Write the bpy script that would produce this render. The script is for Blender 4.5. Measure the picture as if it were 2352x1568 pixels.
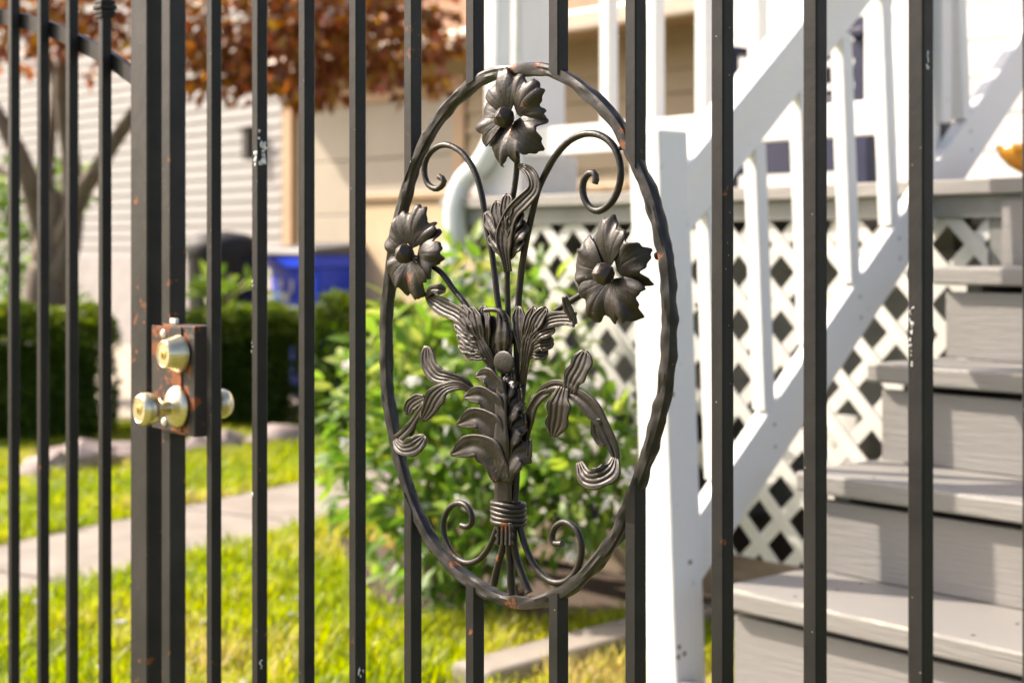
import bpy, bmesh, math, random
import numpy as np
from mathutils import Vector, Matrix, noise as mnoise
R_ = math.radians
random.seed(7); rng = np.random.default_rng(7)
scene = bpy.context.scene
for o in list(bpy.data.objects): bpy.data.objects.remove(o)

# ------------------------------------------------------------------ camera
PHI = R_(49.03)                 # angle between the view axis and the gate's normal (+Y)
CAMZ = 1.12
FP, CX, HY = 3600.0, 1176.0, 565.0      # focal length, centre column and horizon row in a 2352 x 1568 frame
cd = bpy.data.cameras.new('camera'); cam = bpy.data.objects.new('camera', cd)
scene.collection.objects.link(cam); scene.camera = cam
cam.location = (0, 0, CAMZ); cam.rotation_euler = (R_(90), 0, PHI)
cd.sensor_width = 36; cd.lens = 36 * FP / 2352; cd.shift_y = -(784 - HY) / 2352
cd.clip_start = 0.05; cd.clip_end = 3000
cd.dof.use_dof = True; cd.dof.focus_distance = 1.73; cd.dof.aperture_fstop = 5.2; cd.dof.aperture_blades = 0
# ------------------------------------------------------------------ world, sun, exposure
EL = R_(38); SUNH = Vector((-0.905, -0.425, 0)).normalized()
TOSUN = Vector((SUNH.x * math.cos(EL), SUNH.y * math.cos(EL), math.sin(EL)))
w = bpy.data.worlds.new('World'); scene.world = w; w.use_nodes = True
nt = w.node_tree; nt.nodes.clear()
sky = nt.nodes.new('ShaderNodeTexSky'); sky.sky_type = 'NISHITA'; sky.sun_disc = False
sky.sun_elevation = EL; sky.sun_rotation = math.atan2(SUNH.x, SUNH.y) % (2 * math.pi)
sky.air_density = 0.8; sky.dust_density = 3.0; sky.ozone_density = 1.0
bg = nt.nodes.new('ShaderNodeBackground'); bg.inputs['Strength'].default_value = 0.15
wo = nt.nodes.new('ShaderNodeOutputWorld')
nt.links.new(sky.outputs[0], bg.inputs[0]); nt.links.new(bg.outputs[0], wo.inputs[0])
sd = bpy.data.lights.new('sun', 'SUN'); sd.energy = 4.2; sd.angle = R_(0.53); sd.color = (1.0, 0.95, 0.88)
so = bpy.data.objects.new('sun', sd); scene.collection.objects.link(so)
so.rotation_euler = TOSUN.to_track_quat('Z', 'Y').to_euler(); so.location = TOSUN * 20
scene.view_settings.view_transform = 'Standard'; scene.view_settings.look = 'None'
scene.view_settings.gamma = 1; scene.view_settings.exposure = 1.1
scene.view_settings.use_white_balance = True; scene.view_settings.white_balance_temperature = 7200; scene.view_settings.white_balance_tint = 13

# ------------------------------------------------------------------ pixel -> place
Fv = Vector((-math.sin(PHI), math.cos(PHI), 0)); Rv = Vector((math.cos(PHI), math.sin(PHI), 0)); CAM = Vector((0, 0, CAMZ))
def ray(x, y): return Fv + Rv * ((x - CX) / FP) + Vector((0, 0, (HY - y) / FP))
def onY(x, y, Y): d = ray(x, y); return CAM + d * (Y / d.y)
def onX(x, y, X): d = ray(x, y); return CAM + d * (X / d.x)
def onZ(x, y, z=0.0): d = ray(x, y); return CAM + d * ((z - CAMZ) / d.z)
def at(x, y, depth): return CAM + ray(x, y) * depth

# ------------------------------------------------------------------ helpers
COL = scene.collection
def link(o): COL.objects.link(o); return o
def tag(o, label=None, cat=None, group=None, kind=None):
    if label: o['label'] = label
    if cat: o['category'] = cat
    if group: o['group'] = group
    if kind: o['kind'] = kind
    return o
def thing(name, loc, label, cat, group=None):
    o = link(bpy.data.objects.new(name, None)); o.location = loc; o.empty_display_size = .1
    return tag(o, label, cat, group)
def world_loc(o):
    v = Vector(o.location)
    while o.parent: o = o.parent; v += Vector(o.location)
    return v
class MB:
    def __init__(s): s.v = []; s.f = []; s.m = []
    def add(s, verts, faces, mi=0):
        n = len(s.v); s.v += [tuple(p) for p in verts]; s.f += [tuple(i + n for i in f) for f in faces]; s.m += [mi] * len(faces)
        return s
    def box(s, x0, x1, y0, y1, z0, z1, mi=0):
        v = [(x, y, z) for z in (z0, z1) for y in (y0, y1) for x in (x0, x1)]
        return s.add(v, [(0,2,3,1),(4,5,7,6),(0,1,5,4),(2,6,7,3),(0,4,6,2),(1,3,7,5)], mi)
    def bar(s, a, b, wv, hv, mi=0):
        """box from a to b with half-extent vectors wv, hv"""
        a, b, wv, hv = map(Vector, (a, b, wv, hv))
        v = [p + i * wv + j * hv for p in (a, b) for j in (-1, 1) for i in (-1, 1)]
        return s.add(v, [(0,1,3,2),(4,6,7,5),(0,4,5,1),(2,3,7,6),(0,2,6,4),(1,5,7,3)], mi)
    def prism(s, poly, ext, mi=0):
        n = len(poly); ext = Vector(ext)
        v = [Vector(p) for p in poly] + [Vector(p) + ext for p in poly]
        f = [tuple(reversed(range(n))), tuple(range(n, 2 * n))] + [(i, (i + 1) % n, n + (i + 1) % n, n + i) for i in range(n)]
        return s.add(v, f, mi)
    def tube(s, pts, rad, n=10, closed=False, caps=True, sec=None, mi=0, up=None):
        pts = [Vector(p) for p in pts]; K = len(pts)
        rad = rad if hasattr(rad, '__len__') else [rad] * K
        tang = []
        for i in range(K):
            a = pts[(i - 1) % K] if (closed or i > 0) else pts[i]; b = pts[(i + 1) % K] if (closed or i < K - 1) else pts[i]
            tang.append((b - a).normalized())
        up = Vector(up) if up is not None else (Vector((0, 0, 1)) if abs(tang[0].z) < .9 else Vector((0, 1, 0)))
        nrm = (up - tang[0] * up.dot(tang[0])).normalized()
        vs = []
        for i in range(K):
            if i: nrm = (nrm - tang[i] * nrm.dot(tang[i])).normalized()
            bi = tang[i].cross(nrm)
            for k in range(n):
                a = 2 * math.pi * k / n
                q = sec(i, k, a) if sec else 1.0
                vs.append(pts[i] + (nrm * math.cos(a) + bi * math.sin(a)) * rad[i] * q)
        fs = []
        for i in range(K if closed else K - 1):
            j = (i + 1) % K
            for k in range(n): fs.append((i*n+k, i*n+(k+1)%n, j*n+(k+1)%n, j*n+k))
        if caps and not closed: fs += [tuple(reversed(range(n))), tuple(range((K-1)*n, K*n))]
        return s.add(vs, fs, mi)
    def lathe(s, prof, o, axis, n=32, mi=0):
        """prof: (radius, height) along axis from o"""
        axis = Vector(axis).normalized(); o = Vector(o)
        u = axis.orthogonal().normalized(); w_ = axis.cross(u)
        vs = []; fs = []
        for r, h in prof:
            for k in range(n):
                a = 2 * math.pi * k / n; vs.append(o + axis * h + (u * math.cos(a) + w_ * math.sin(a)) * max(r, 1e-5))
        K = len(prof)
        for i in range(K - 1):
            for k in range(n): fs.append((i*n+k, i*n+(k+1)%n, (i+1)*n+(k+1)%n, (i+1)*n+k))
        fs += [tuple(reversed(range(n))), tuple(range((K-1)*n, K*n))]
        return s.add(vs, fs, mi)
    def build(s, name, mats, parent=None, smooth=False, bevel=0, solid=0, sharp=None):
        me = bpy.data.meshes.new(name)
        off = world_loc(parent) if parent else Vector((0, 0, 0))
        loc = None
        if parent is None:
            a = np.array(s.v); lo = a.min(0); hi = a.max(0); off = Vector(((lo[0]+hi[0])/2, (lo[1]+hi[1])/2, lo[2])); loc = off
        me.from_pydata([(p[0]-off.x, p[1]-off.y, p[2]-off.z) for p in s.v], [], s.f)
        mats = mats if isinstance(mats, (list, tuple)) else [mats]
        for m in mats: me.materials.append(m)
        if len(mats) > 1: me.polygons.foreach_set('material_index', s.m)
        if smooth: me.polygons.foreach_set('use_smooth', [True] * len(me.polygons))
        bm = bmesh.new(); bm.from_mesh(me); bmesh.ops.recalc_face_normals(bm, faces=bm.faces); bm.to_mesh(me); bm.free()
        if sharp: me.set_sharp_from_angle(angle=R_(sharp))
        o = link(bpy.data.objects.new(name, me)); o.parent = parent
        if loc is not None: o.location = loc
        if solid:
            m = o.modifiers.new('solid', 'SOLIDIFY'); m.thickness = solid; m.offset = 0
        if bevel:
            m = o.modifiers.new('bevel', 'BEVEL'); m.width = bevel; m.segments = 2; m.limit_method = 'ANGLE'
        return o
def catmull(pts, n, closed=False):
    P = [np.array(p, float) for p in pts]; K = len(P); out = []
    segs = K if closed else K - 1
    # chord-length parametrisation, then even resample
    dense = []
    for i in range(segs):
        p0 = P[(i-1) % K] if (closed or i > 0) else 2*P[0]-P[1]
        p1 = P[i]; p2 = P[(i+1) % K]
        p3 = P[(i+2) % K] if (closed or i < K-2) else 2*P[-1]-P[-2]
        for t in np.linspace(0, 1, 16, endpoint=False):
            dense.append(.5*((2*p1)+(-p0+p2)*t+(2*p0-5*p1+4*p2-p3)*t*t+(-p0+3*p1-3*p2+p3)*t**3))
    dense.append(P[0] if closed else P[-1]); dense = np.array(dense)
    d = np.r_[0, np.cumsum(np.linalg.norm(np.diff(dense[:, :2], axis=0), axis=1))]
    s = np.linspace(0, d[-1], n + 1)[:-1] if closed else np.linspace(0, d[-1], n)
    return np.stack([np.interp(s, d, dense[:, k]) for k in range(dense.shape[1])], 1)

# ------------------------------------------------------------------ materials
def mat(name): m = bpy.data.materials.new(name); m.use_nodes = True; return m, m.node_tree, m.node_tree.nodes['Principled BSDF']
def nd(nt, t, **k):
    n = nt.nodes.new(t)
    for a, b in k.items(): setattr(n, a, b)
    return n
def noise_n(nt, scale, detail=4, rough=.55, vec=None, stretch=None):
    tc = nd(nt, 'ShaderNodeTexCoord'); mp = nd(nt, 'ShaderNodeMapping')
    if stretch: mp.inputs['Scale'].default_value = stretch
    nt.links.new(tc.outputs['Object'], mp.inputs[0])
    n = nd(nt, 'ShaderNodeTexNoise'); n.inputs['Scale'].default_value = scale; n.inputs['Detail'].default_value = detail; n.inputs['Roughness'].default_value = rough
    nt.links.new(mp.outputs[0], n.inputs['Vector']); return n
def ramp(nt, src, stops):
    r = nd(nt, 'ShaderNodeValToRGB'); e = r.color_ramp.elements
    while len(e) < len(stops): e.new(.5)
    for i, (p, c) in enumerate(stops): e[i].position = p; e[i].color = (*c, 1) if len(c) == 3 else c
    nt.links.new(src, r.inputs[0]); return r
def mix(nt, fac, a, b):
    m = nd(nt, 'ShaderNodeMix', data_type='RGBA')
    for sock, val in ((0, fac), (6, a), (7, b)):
        if hasattr(val, 'links') or hasattr(val, 'node'): nt.links.new(val, m.inputs[sock])
        else: m.inputs[sock].default_value = val if sock == 0 else (*val, 1)
    return m.outputs[2]
def bump(nt, bs, src, strength=.3, dist=.01):
    b = nd(nt, 'ShaderNodeBump'); b.inputs['Strength'].default_value = strength; b.inputs['Distance'].default_value = dist
    nt.links.new(src, b.inputs['Height']); nt.links.new(b.outputs[0], bs.inputs['Normal'])
def BW(c): return (c, c, c)
def m_iron(name, c1, c2, rust_lo=.66, metallic=0.0, rough=(.36, .6), specks=True, rustc=(.24, .075, .025), scale=1.0, wear=False, bs=(.4, .002), spec=.22):
    m, t, b = mat(name)
    n1 = noise_n(t, 14*scale, 5); c = mix(t, ramp(t, n1.outputs[0], [(.35, BW(0)), (.65, BW(1))]).outputs[0], c1, c2)
    n2 = noise_n(t, 38*scale, 6, .65); n3 = noise_n(t, 5*scale, 2)
    mul = nd(t, 'ShaderNodeMath', operation='MULTIPLY_ADD'); t.links.new(n3.outputs[0], mul.inputs[0]); mul.inputs[1].default_value = .45; 
    t.links.new(n2.outputs[0], mul.inputs[2])
    rm = ramp(t, mul.outputs[0], [(rust_lo+.17, BW(0)), (rust_lo+.21, BW(1))])
    c = mix(t, rm.outputs[0], c, rustc)
    if specks:
        tc = nd(t, 'ShaderNodeTexCoord'); vo = nd(t, 'ShaderNodeTexVoronoi'); vo.inputs['Scale'].default_value = 120
        t.links.new(tc.outputs['Object'], vo.inputs['Vector'])
        lt = nd(t, 'ShaderNodeMath', operation='LESS_THAN'); lt.inputs[1].default_value = .09; t.links.new(vo.outputs['Distance'], lt.inputs[0])
        sep = nd(t, 'ShaderNodeSeparateColor'); t.links.new(vo.outputs['Color'], sep.inputs[0])
        g = nd(t, 'ShaderNodeMath', operation='GREATER_THAN'); g.inputs[1].default_value = .94; t.links.new(sep.outputs[0], g.inputs[0])
        mm = nd(t, 'ShaderNodeMath', operation='MULTIPLY'); t.links.new(lt.outputs[0], mm.inputs[0]); t.links.new(g.outputs[0], mm.inputs[1])
        c = mix(t, mm.outputs[0], c, (.3, .28, .25))
    t.links.new(c, b.inputs['Base Color'])
    rr = nd(t, 'ShaderNodeMapRange'); rr.inputs[3].default_value = rough[0]; rr.inputs[4].default_value = rough[1]
    t.links.new(n2.outputs[0], rr.inputs[0]); t.links.new(rr.outputs[0], b.inputs['Roughness'])
    if wear:
        ge = nd(t, 'ShaderNodeNewGeometry'); wn = noise_n(t, 70, 4)
        pm = nd(t, 'ShaderNodeMath', operation='MULTIPLY_ADD'); t.links.new(wn.outputs[0], pm.inputs[0]); pm.inputs[1].default_value = .10; t.links.new(ge.outputs['Pointiness'], pm.inputs[2])
        c = mix(t, ramp(t, pm.outputs[0], [(.60, BW(0)), (.70, BW(.6))]).outputs[0], c, (.13, .095, .072))
        dn_ = noise_n(t, 9, 5, .7); c = mix(t, ramp(t, dn_.outputs[0], [(.54, BW(0)), (.78, BW(.45))]).outputs[0], c, (.068, .050, .038))
        t.links.new(c, b.inputs['Base Color'])
    b.inputs['Metallic'].default_value = metallic; b.inputs['Specular IOR Level'].default_value = spec
    bump(t, b, n2.outputs[0], *bs)
    return m
IRON = m_iron('black_painted_iron', (.0145, .014, .0148), (.023, .0215, .0218), .78)
IRON_RUSTY = m_iron('rust_flecked_iron', (.022, .0212, .022), (.036, .033, .032), .72)
IRON_ART = m_iron('pewter_brown_iron', (.011, .0095, .0088), (.027, .0215, .018), .80, .35, (.32, .56), scale=1.4, wear=True, bs=(.6, .0022), spec=.5)
IRON_RING = m_iron('hammered_iron', (.0145, .0135, .0138), (.025, .022, .0205), .77, .05, (.34, .56), wear=True, bs=(.5, .002), spec=.32)
IRON_LOCK = m_iron('rusty_lock_plate', (.04, .037, .038), (.055, .046, .045), .60, rustc=(.26, .085, .035))
def m_plain(name, col, rough=.5, metallic=0, var=.15, scale=12, bmp=0, stretch=None):
    m, t, b = mat(name); n = noise_n(t, scale, 5, stretch=stretch)
    lo = tuple(x*(1-var) for x in col); hi = tuple(min(1, x*(1+var)) for x in col)
    t.links.new(ramp(t, n.outputs[0], [(.3, lo), (.7, hi)]).outputs[0], b.inputs['Base Color'])
    b.inputs['Roughness'].default_value = rough; b.inputs['Metallic'].default_value = metallic
    if bmp: bump(t, b, n.outputs[0], bmp, .003)
    return m
def m_wood(name, col, dirt, stretch, dirt_lo=.66, rough=.5, worn=None, grain=.35):
    """painted wood: grain along the board, worn or dirty specks"""
    m, t, b = mat(name)
    g = noise_n(t, 22, 6, .6, stretch=stretch); big = noise_n(t, 2.5, 3); sp = noise_n(t, 26, 6, .7)
    c = mix(t, big.outputs[0], tuple(x*.92 for x in col), tuple(min(x*1.06, 1) for x in col))
    c = mix(t, ramp(t, sp.outputs[0], [(dirt_lo, BW(0)), (dirt_lo+.06, BW(1))]).outputs[0], c, dirt)
    if worn:
        wn = noise_n(t, 7, 6, .75, stretch=stretch)
        c = mix(t, ramp(t, wn.outputs[0], [(.66, BW(0)), (.70, BW(.8))]).outputs[0], c, worn)
    t.links.new(c, b.inputs['Base Color']); b.inputs['Roughness'].default_value = rough
    bump(t, b, g.outputs[0], grain, .004); return m
WHITE_V = m_wood('white_paint_upright', (.74, .74, .74), (.36, .42, .37), (6, 6, .5), .645, grain=.55)
WHITE_R = m_wood('white_paint_rail', (.76, .755, .75), (.5, .46, .40), (6, .5, 2), .69, grain=.5)
WHITE_L = m_plain('white_lattice_paint', (.60, .59, .56), .5, 0, .12, 6)
WHITE_W = m_plain('white_house_siding', (.74, .73, .71), .55, 0, .05, 3)
GREY_X = m_wood('grey_porch_paint', (.265, .252, .235), (.09, .08, .07), (.5, 9, 9), .72, .5, (.44, .38, .29), .65)
def worn_nose(m):
    t = m.node_tree; b = t.nodes['Principled BSDF']; src = b.inputs['Base Color'].links[0].from_socket
    tc = nd(t, 'ShaderNodeTexCoord'); sp = nd(t, 'ShaderNodeSeparateXYZ'); t.links.new(tc.outputs['Generated'], sp.inputs[0])
    n = noise_n(t, 11, 7, .75, stretch=(.5, 3, 3))
    my = nd(t, 'ShaderNodeMapRange'); my.inputs[1].default_value = 0; my.inputs[2].default_value = .10; my.inputs[3].default_value = .42; my.inputs[4].default_value = 0; t.links.new(sp.outputs[1], my.inputs[0])
    mz = nd(t, 'ShaderNodeMapRange'); mz.inputs[1].default_value = .6; mz.inputs[2].default_value = 1; mz.inputs[3].default_value = -.3; mz.inputs[4].default_value = 0; t.links.new(sp.outputs[2], mz.inputs[0])
    a1 = nd(t, 'ShaderNodeMath', operation='ADD'); a2 = nd(t, 'ShaderNodeMath', operation='ADD'); t.links.new(my.outputs[0], a1.inputs[0]); t.links.new(mz.outputs[0], a1.inputs[1]); t.links.new(a1.outputs[0], a2.inputs[0]); t.links.new(n.outputs[0], a2.inputs[1])
    t.links.new(mix(t, ramp(t, a2.outputs[0], [(.88, BW(0)), (.95, BW(.85))]).outputs[0], src, (.62, .52, .36)), b.inputs['Base Color']); return m
GREY_T = worn_nose(m_wood('grey_worn_tread_paint', (.265, .252, .235), (.09, .08, .07), (.5, 9, 9), .72, .5, (.44, .38, .29), .65))
GREY_D = m_plain('grey_deck_fascia', (.22, .22, .21), .55, 0, .2, 9)
BRASS = None
def m_brass():
    m, t, b = mat('brushed_brass'); n = noise_n(t, 60, 4, stretch=(1, 1, 6))
    t.links.new(ramp(t, n.outputs[0], [(.3, (.68, .59, .40)), (.7, (.82, .74, .55))]).outputs[0], b.inputs['Base Color'])
    b.inputs['Metallic'].default_value = 1; b.inputs['Roughness'].default_value = .34
    return m
BRASS = m_brass()
BRASS2 = m_plain('bright_brass', (.80, .62, .22), .25, 1, .1)
KEYHOLE = m_plain('dark_keyway', (.03, .025, .015), .5)
NICKEL = m_plain('white_painted_screw', (.72, .71, .66), .4)
SPLASH = m_plain('white_dried_splash', (.62, .63, .64), .7, 0, .45, 160)
NAVY = m_plain('navy_paint', (.007, .011, .045), .45, 0, .25, 6)
AMBER, t_, b_ = mat('amber_glass'); b_.inputs['Base Color'].default_value = (.85, .42, .02, 1); b_.inputs['Roughness'].default_value = .12; b_.inputs['Transmission Weight'].default_value = .55
def m_leaf(name, stops, trans=.45, rough=.45):
    m, t, b = mat(name); at_ = nd(t, 'ShaderNodeAttribute', attribute_name='rnd')
    r = ramp(t, at_.outputs['Fac'], stops); t.links.new(r.outputs[0], b.inputs['Base Color']); b.inputs['Roughness'].default_value = rough
    tr = nd(t, 'ShaderNodeBsdfTranslucent'); hs = nd(t, 'ShaderNodeHueSaturation'); hs.inputs['Value'].default_value = 1.5; hs.inputs['Saturation'].default_value = 1.1
    t.links.new(r.outputs[0], hs.inputs['Color']); t.links.new(hs.outputs[0], tr.inputs['Color'])
    ms = nd(t, 'ShaderNodeMixShader'); ms.inputs[0].default_value = trans
    t.links.new(b.outputs[0], ms.inputs[1]); t.links.new(tr.outputs[0], ms.inputs[2]); t.links.new(ms.outputs[0], t.nodes['Material Output'].inputs[0]); return m
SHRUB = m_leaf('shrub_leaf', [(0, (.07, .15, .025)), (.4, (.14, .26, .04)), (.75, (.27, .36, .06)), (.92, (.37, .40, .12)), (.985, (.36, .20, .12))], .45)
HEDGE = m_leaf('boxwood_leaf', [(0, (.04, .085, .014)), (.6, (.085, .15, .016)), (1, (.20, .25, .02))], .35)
MAPLE = m_leaf('maple_leaf', [(0, (.11, .032, .018)), (.35, (.22, .07, .028)), (.7, (.30, .135, .025)), (.9, (.34, .21, .035)), (1, (.42, .14, .12))], .5)
GRASS = m_leaf('grass_blade', [(0, (.14, .215, .012)), (.4, (.265, .335, .017)), (.75, (.385, .40, .03)), (1, (.44, .36, .14))], .5, .5)
PETALW = m_plain('white_petal', (.72, .70, .68), .6, 0, .06)
BARK = m_plain('brown_bark', (.14, .105, .08), .85, 0, .35, 14, .6, (1, 1, .3))
def m_ground():
    m, t, b = mat('lawn_soil'); n = noise_n(t, 1.3, 6); n2 = noise_n(t, 40, 4)
    a = ramp(t, n.outputs[0], [(.35, (.12, .16, .015)), (.6, (.20, .21, .03)), (.75, (.28, .22, .09))]).outputs[0]
    t.links.new(mix(t, n2.outputs[0], a, (.14, .13, .04)), b.inputs['Base Color']); b.inputs['Roughness'].default_value = .95
    bump(t, b, n2.outputs[0], .6, .02); return m
SOIL = m_ground()
MULCH = m_plain('brown_mulch', (.075, .05, .035), .95, 0, .5, 60, .8)
CONC = m_plain('pale_concrete', (.27, .235, .20), .85, 0, .22, 5, .3)
CONC2 = m_plain('tan_driveway_concrete', (.44, .37, .29), .9, 0, .15, 4, .2)
STONE = m_plain('pink_grey_stone', (.33, .26, .24), .85, 0, .3, 9, .5)
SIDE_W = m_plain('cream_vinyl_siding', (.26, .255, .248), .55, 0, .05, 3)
SIDE_T = m_plain('tan_siding', (.36, .28, .17), .55, 0, .06, 3)
DOOR_B = m_plain('beige_door_panel', (.34, .30, .235), .5, 0, .05, 3)
TRIM_T = m_plain('peach_tan_trim', (.44, .29, .17), .5, 0, .06, 4)
ROOF = m_plain('orange_brown_shingle', (.36, .19, .11), .85, 0, .3, 10, .3)
FOUND = m_plain('grey_foundation', (.33, .31, .30), .85, 0, .15, 5, .3)
BLUE = m_plain('blue_bin_plastic', (.012, .065, .72), .36, 0, .12, 5)
BLACKP = m_plain('black_bin_plastic', (.009, .0095, .0105), .65, 0, .2, 5)
GREYP = m_plain('grey_lid_plastic', (.10, .10, .105), .5, 0, .15, 5)
DARK = m_plain('dark_metal_fitting', (.03, .03, .03), .5)
PIPE = m_plain('white_downspout_paint', (.66, .69, .71), .4, 0, .06, 5)
TIMBER = m_plain('weathered_timber', (.20, .15, .11), .85, 0, .3, 10, .4, (.6, 4, 4))

def rust_at(m, pts, amt=.5, scale=45, col=(.30, .10, .04)):
    t = m.node_tree; b = t.nodes['Principled BSDF']; src = b.inputs['Base Color'].links[0].from_socket
    tc = nd(t, 'ShaderNodeTexCoord'); acc = None
    for p, r in pts:
        vm = nd(t, 'ShaderNodeVectorMath', operation='DISTANCE'); vm.inputs[1].default_value = tuple(p); t.links.new(tc.outputs['Object'], vm.inputs[0])
        mr = nd(t, 'ShaderNodeMapRange'); mr.inputs[1].default_value = 0; mr.inputs[2].default_value = r; mr.inputs[3].default_value = amt; mr.inputs[4].default_value = 0; t.links.new(vm.outputs['Value'], mr.inputs[0])
        if acc is None: acc = mr.outputs[0]
        else:
            mx = nd(t, 'ShaderNodeMath', operation='MAXIMUM'); t.links.new(acc, mx.inputs[0]); t.links.new(mr.outputs[0], mx.inputs[1]); acc = mx.outputs[0]
    n = noise_n(t, scale, 7, .7); ad = nd(t, 'ShaderNodeMath', operation='ADD'); t.links.new(acc, ad.inputs[0]); t.links.new(n.outputs[0], ad.inputs[1])
    n2 = noise_n(t, 120, 3); rc = mix(t, n2.outputs[0], tuple(x * .45 for x in col), col)
    t.links.new(mix(t, ramp(t, ad.outputs[0], [(.72, BW(0)), (.80, BW(1))]).outputs[0], src, rc), b.inputs['Base Color'])

# ------------------------------------------------------------------ the setting
def sheet(name, poly, z, m, parent=None, th=None):
    b = MB(); pts = [(p[0], p[1], z) for p in poly]
    if th: b.prism([(p[0], p[1], z - th) for p in poly], (0, 0, th))
    else: b.add(pts, [tuple(range(len(pts)))])
    return b.build(name, m, parent)
tag(sheet('ground', [(-400, -400), (400, -400), (400, 400), (-400, 400)], 0, SOIL), kind='structure')
drive = [at(-900, 565, 10.4), at(430, 565, 10.2), at(900, 565, 9.4), at(1500, 565, 12.5), at(1300, 565, 16), at(-1800, 565, 24)]
tag(sheet('driveway', drive, .006, CONC2), kind='structure')
# concrete path, slab by slab
pn0, pn1 = onZ(0, 1400), onZ(790, 1200); pdir = (pn1 - pn0).normalized(); pnorm = Vector((-pdir.y, pdir.x, 0))
pf = onZ(0, 1265); wid = abs((pf - pn0).dot(pnorm)); pnorm *= (1 if (pf - pn0).dot(pnorm) > 0 else -1)
path = thing('concrete_path', pn0, None, None); tag(path, kind='structure')
tot = (onZ(60, 1335) - pn0).dot(pdir)
for k in range(-3, 6):
    a = pn0 + pdir * (tot + k * 1.25 + .008); b_ = pn0 + pdir * (tot + (k + 1) * 1.25 - .008)
    m_ = MB(); z = .025 + .004 * math.sin(k * 2.1)
    m_.prism([(q.x, q.y, -.05) for q in (a, b_, b_ + pnorm * wid, a + pnorm * wid)], (0, 0, .05 + z)); m_.build('slab', CONC, path, bevel=.006)

bed = [onZ(780, 1290), onZ(860, 1400), onZ(1000, 1440), onZ(1250, 1450), onZ(1460, 1425), onZ(1640, 1400), (-2.2, 3.44), (-5.0, 3.44), onZ(760, 1200)]
tag(sheet('bare_soil', [(-4.3, 3.44), (1, 3.44), (1, 5.5), (-4.3, 5.5)], .008, MULCH), kind='structure')
tag(sheet('garden_bed', bed, .008, MULCH), kind='structure')

# ------------------------------------------------------------------ the gate
YF = 1.153; BW_ = .0165; YC = YF + BW_/2
def GP(x, y, dy=0.0): return onY(x, y, YC + dy)
def bar_section(b, x0, y0, wd, z0, z1, dp=None, ch=.0016):
    dp = dp or wd; x1, y1 = x0 + wd, y0 + dp
    pl = [(x0+ch, y0), (x1-ch, y0), (x1, y0+ch), (x1, y1-ch), (x1-ch, y1), (x0+ch, y1), (x0, y1-ch), (x0, y0+ch)]
    return b.prism([(x, y, z0) for x, y in pl], (0, 0, z1 - z0))
gate = thing('garden_gate', (onY(380, 800, YF).x, YC, .06), 'black wrought iron gate with oval flower bouquet ornament and brass lock', 'gate')
GZ0, GZ1 = .10, 1.74
def gx(px): return onY(px, 800, YF).x
sx = gx(376); bar_section(MB(), sx, YF - .004, .027, .06, 1.8, .027)
b = MB(); bar_section(b, sx, YF - .004, .027, .06, 1.8, .027); b.build('stile', IRON_RUSTY, gate)
full = [473.5, 577.5, 684.5, 800.5, 1632, 1843, 2083.5, 2346]
for i, p in enumerate(full):
    b = MB(); bar_section(b, gx(p), YF, BW_, GZ0 - .02, GZ1 + .07); b.build('bar', IRON, gate)
def zat(px, py): return onY(px, py, YC).z
RINGPX = [(1190,163),(1252,160),(1306,181),(1354,217),(1392,253),(1427,300),(1456,358),(1480,410),(1501,466),(1519,538),(1531,600),(1537,695),(1536,800),(1525,905),(1499,1010),(1474,1085),(1446,1165),(1411,1237),(1372,1288),(1327,1335),(1282,1365),(1230,1381),(1180,1381),(1132,1365),(1087,1338),(1042,1303),(997,1248),(967,1194),(942,1135),(919,1055),(901,970),(890,895),(887,805),(889,710),(897,635),(908,560),(919,503),(933,448),(948,390),(976,328),(1006,277),(1042,235),(1102,183),(1145,167)]
r3 = [onY(x, y, YC) for x, y in catmull(RINGPX, 300, True)]; zmid = sum(p.z for p in r3) / 300
def ring_z(x, top):
    best = None
    for i in range(300):
        p, q = r3[i], r3[(i+1) % 300]
        if (p.x - x) * (q.x - x) <= 0 and ((p.z + q.z) / 2 > zmid) == top:
            z = p.z + (q.z - p.z) * (x - p.x) / (q.x - p.x + 1e-12); best = z if best is None else best
    return best if best is not None else zmid
for p in (926.5, 1068, 1258.5, 1434):
    x0 = gx(p); cut = []
    for top in (True, False):
        za, zb = ring_z(x0 + .001, top), ring_z(x0 + BW_ - .001, top); ze = GZ1 + .07 if top else GZ0 - .02
        b = MB(); bar_section(b, x0, YF, BW_, za, ze) if top else bar_section(b, x0, YF, BW_, ze, za)
        sl_ = (zb - za) / BW_; sl_ = max(-2.2, min(2.2, sl_))
        b.v = [(x, y, z + (sl_ * (x - x0) if abs(z - za) < 1e-6 else 0)) for x, y, z in b.v]
        b.build('bar', IRON_RUSTY if (p < 1000 and top) else IRON, gate)
xe = gx(2346) + .3
for z in (GZ0, GZ1):
    b = MB(); bar_section(b, sx + .0275, YF - .003, .001, z, z + .001); b = MB(); b.box(sx + .0275, xe, YF - .002, YF + .0225, z - .02, z + .016); b.build('rail', IRON, gate, bevel=.002)
b = MB(); bar_section(b, xe, YF - .004, .027, .06, 1.8, .027); b.build('stile', IRON, gate)

# oval ring, hammered square bar
rp = catmull(RINGPX, 420, True)
b = MB()
def rsec(i, k, a):
    sq = 1 / max(abs(math.cos(a)), abs(math.sin(a)))
    sq = min(sq, 1.24)
    h = mnoise.noise(Vector((i * .17, k * .5, 3.1))) * .26 + mnoise.noise(Vector((i * .36, k * .4, 9.7))) * .10
    return sq * (1 + h)
b.tube([GP(x, y) for x, y in rp], .0068, 16, True, sec=rsec, up=(0, -1, 0)); b.build('oval_ring', IRON_RING, gate, smooth=True, sharp=28)
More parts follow.
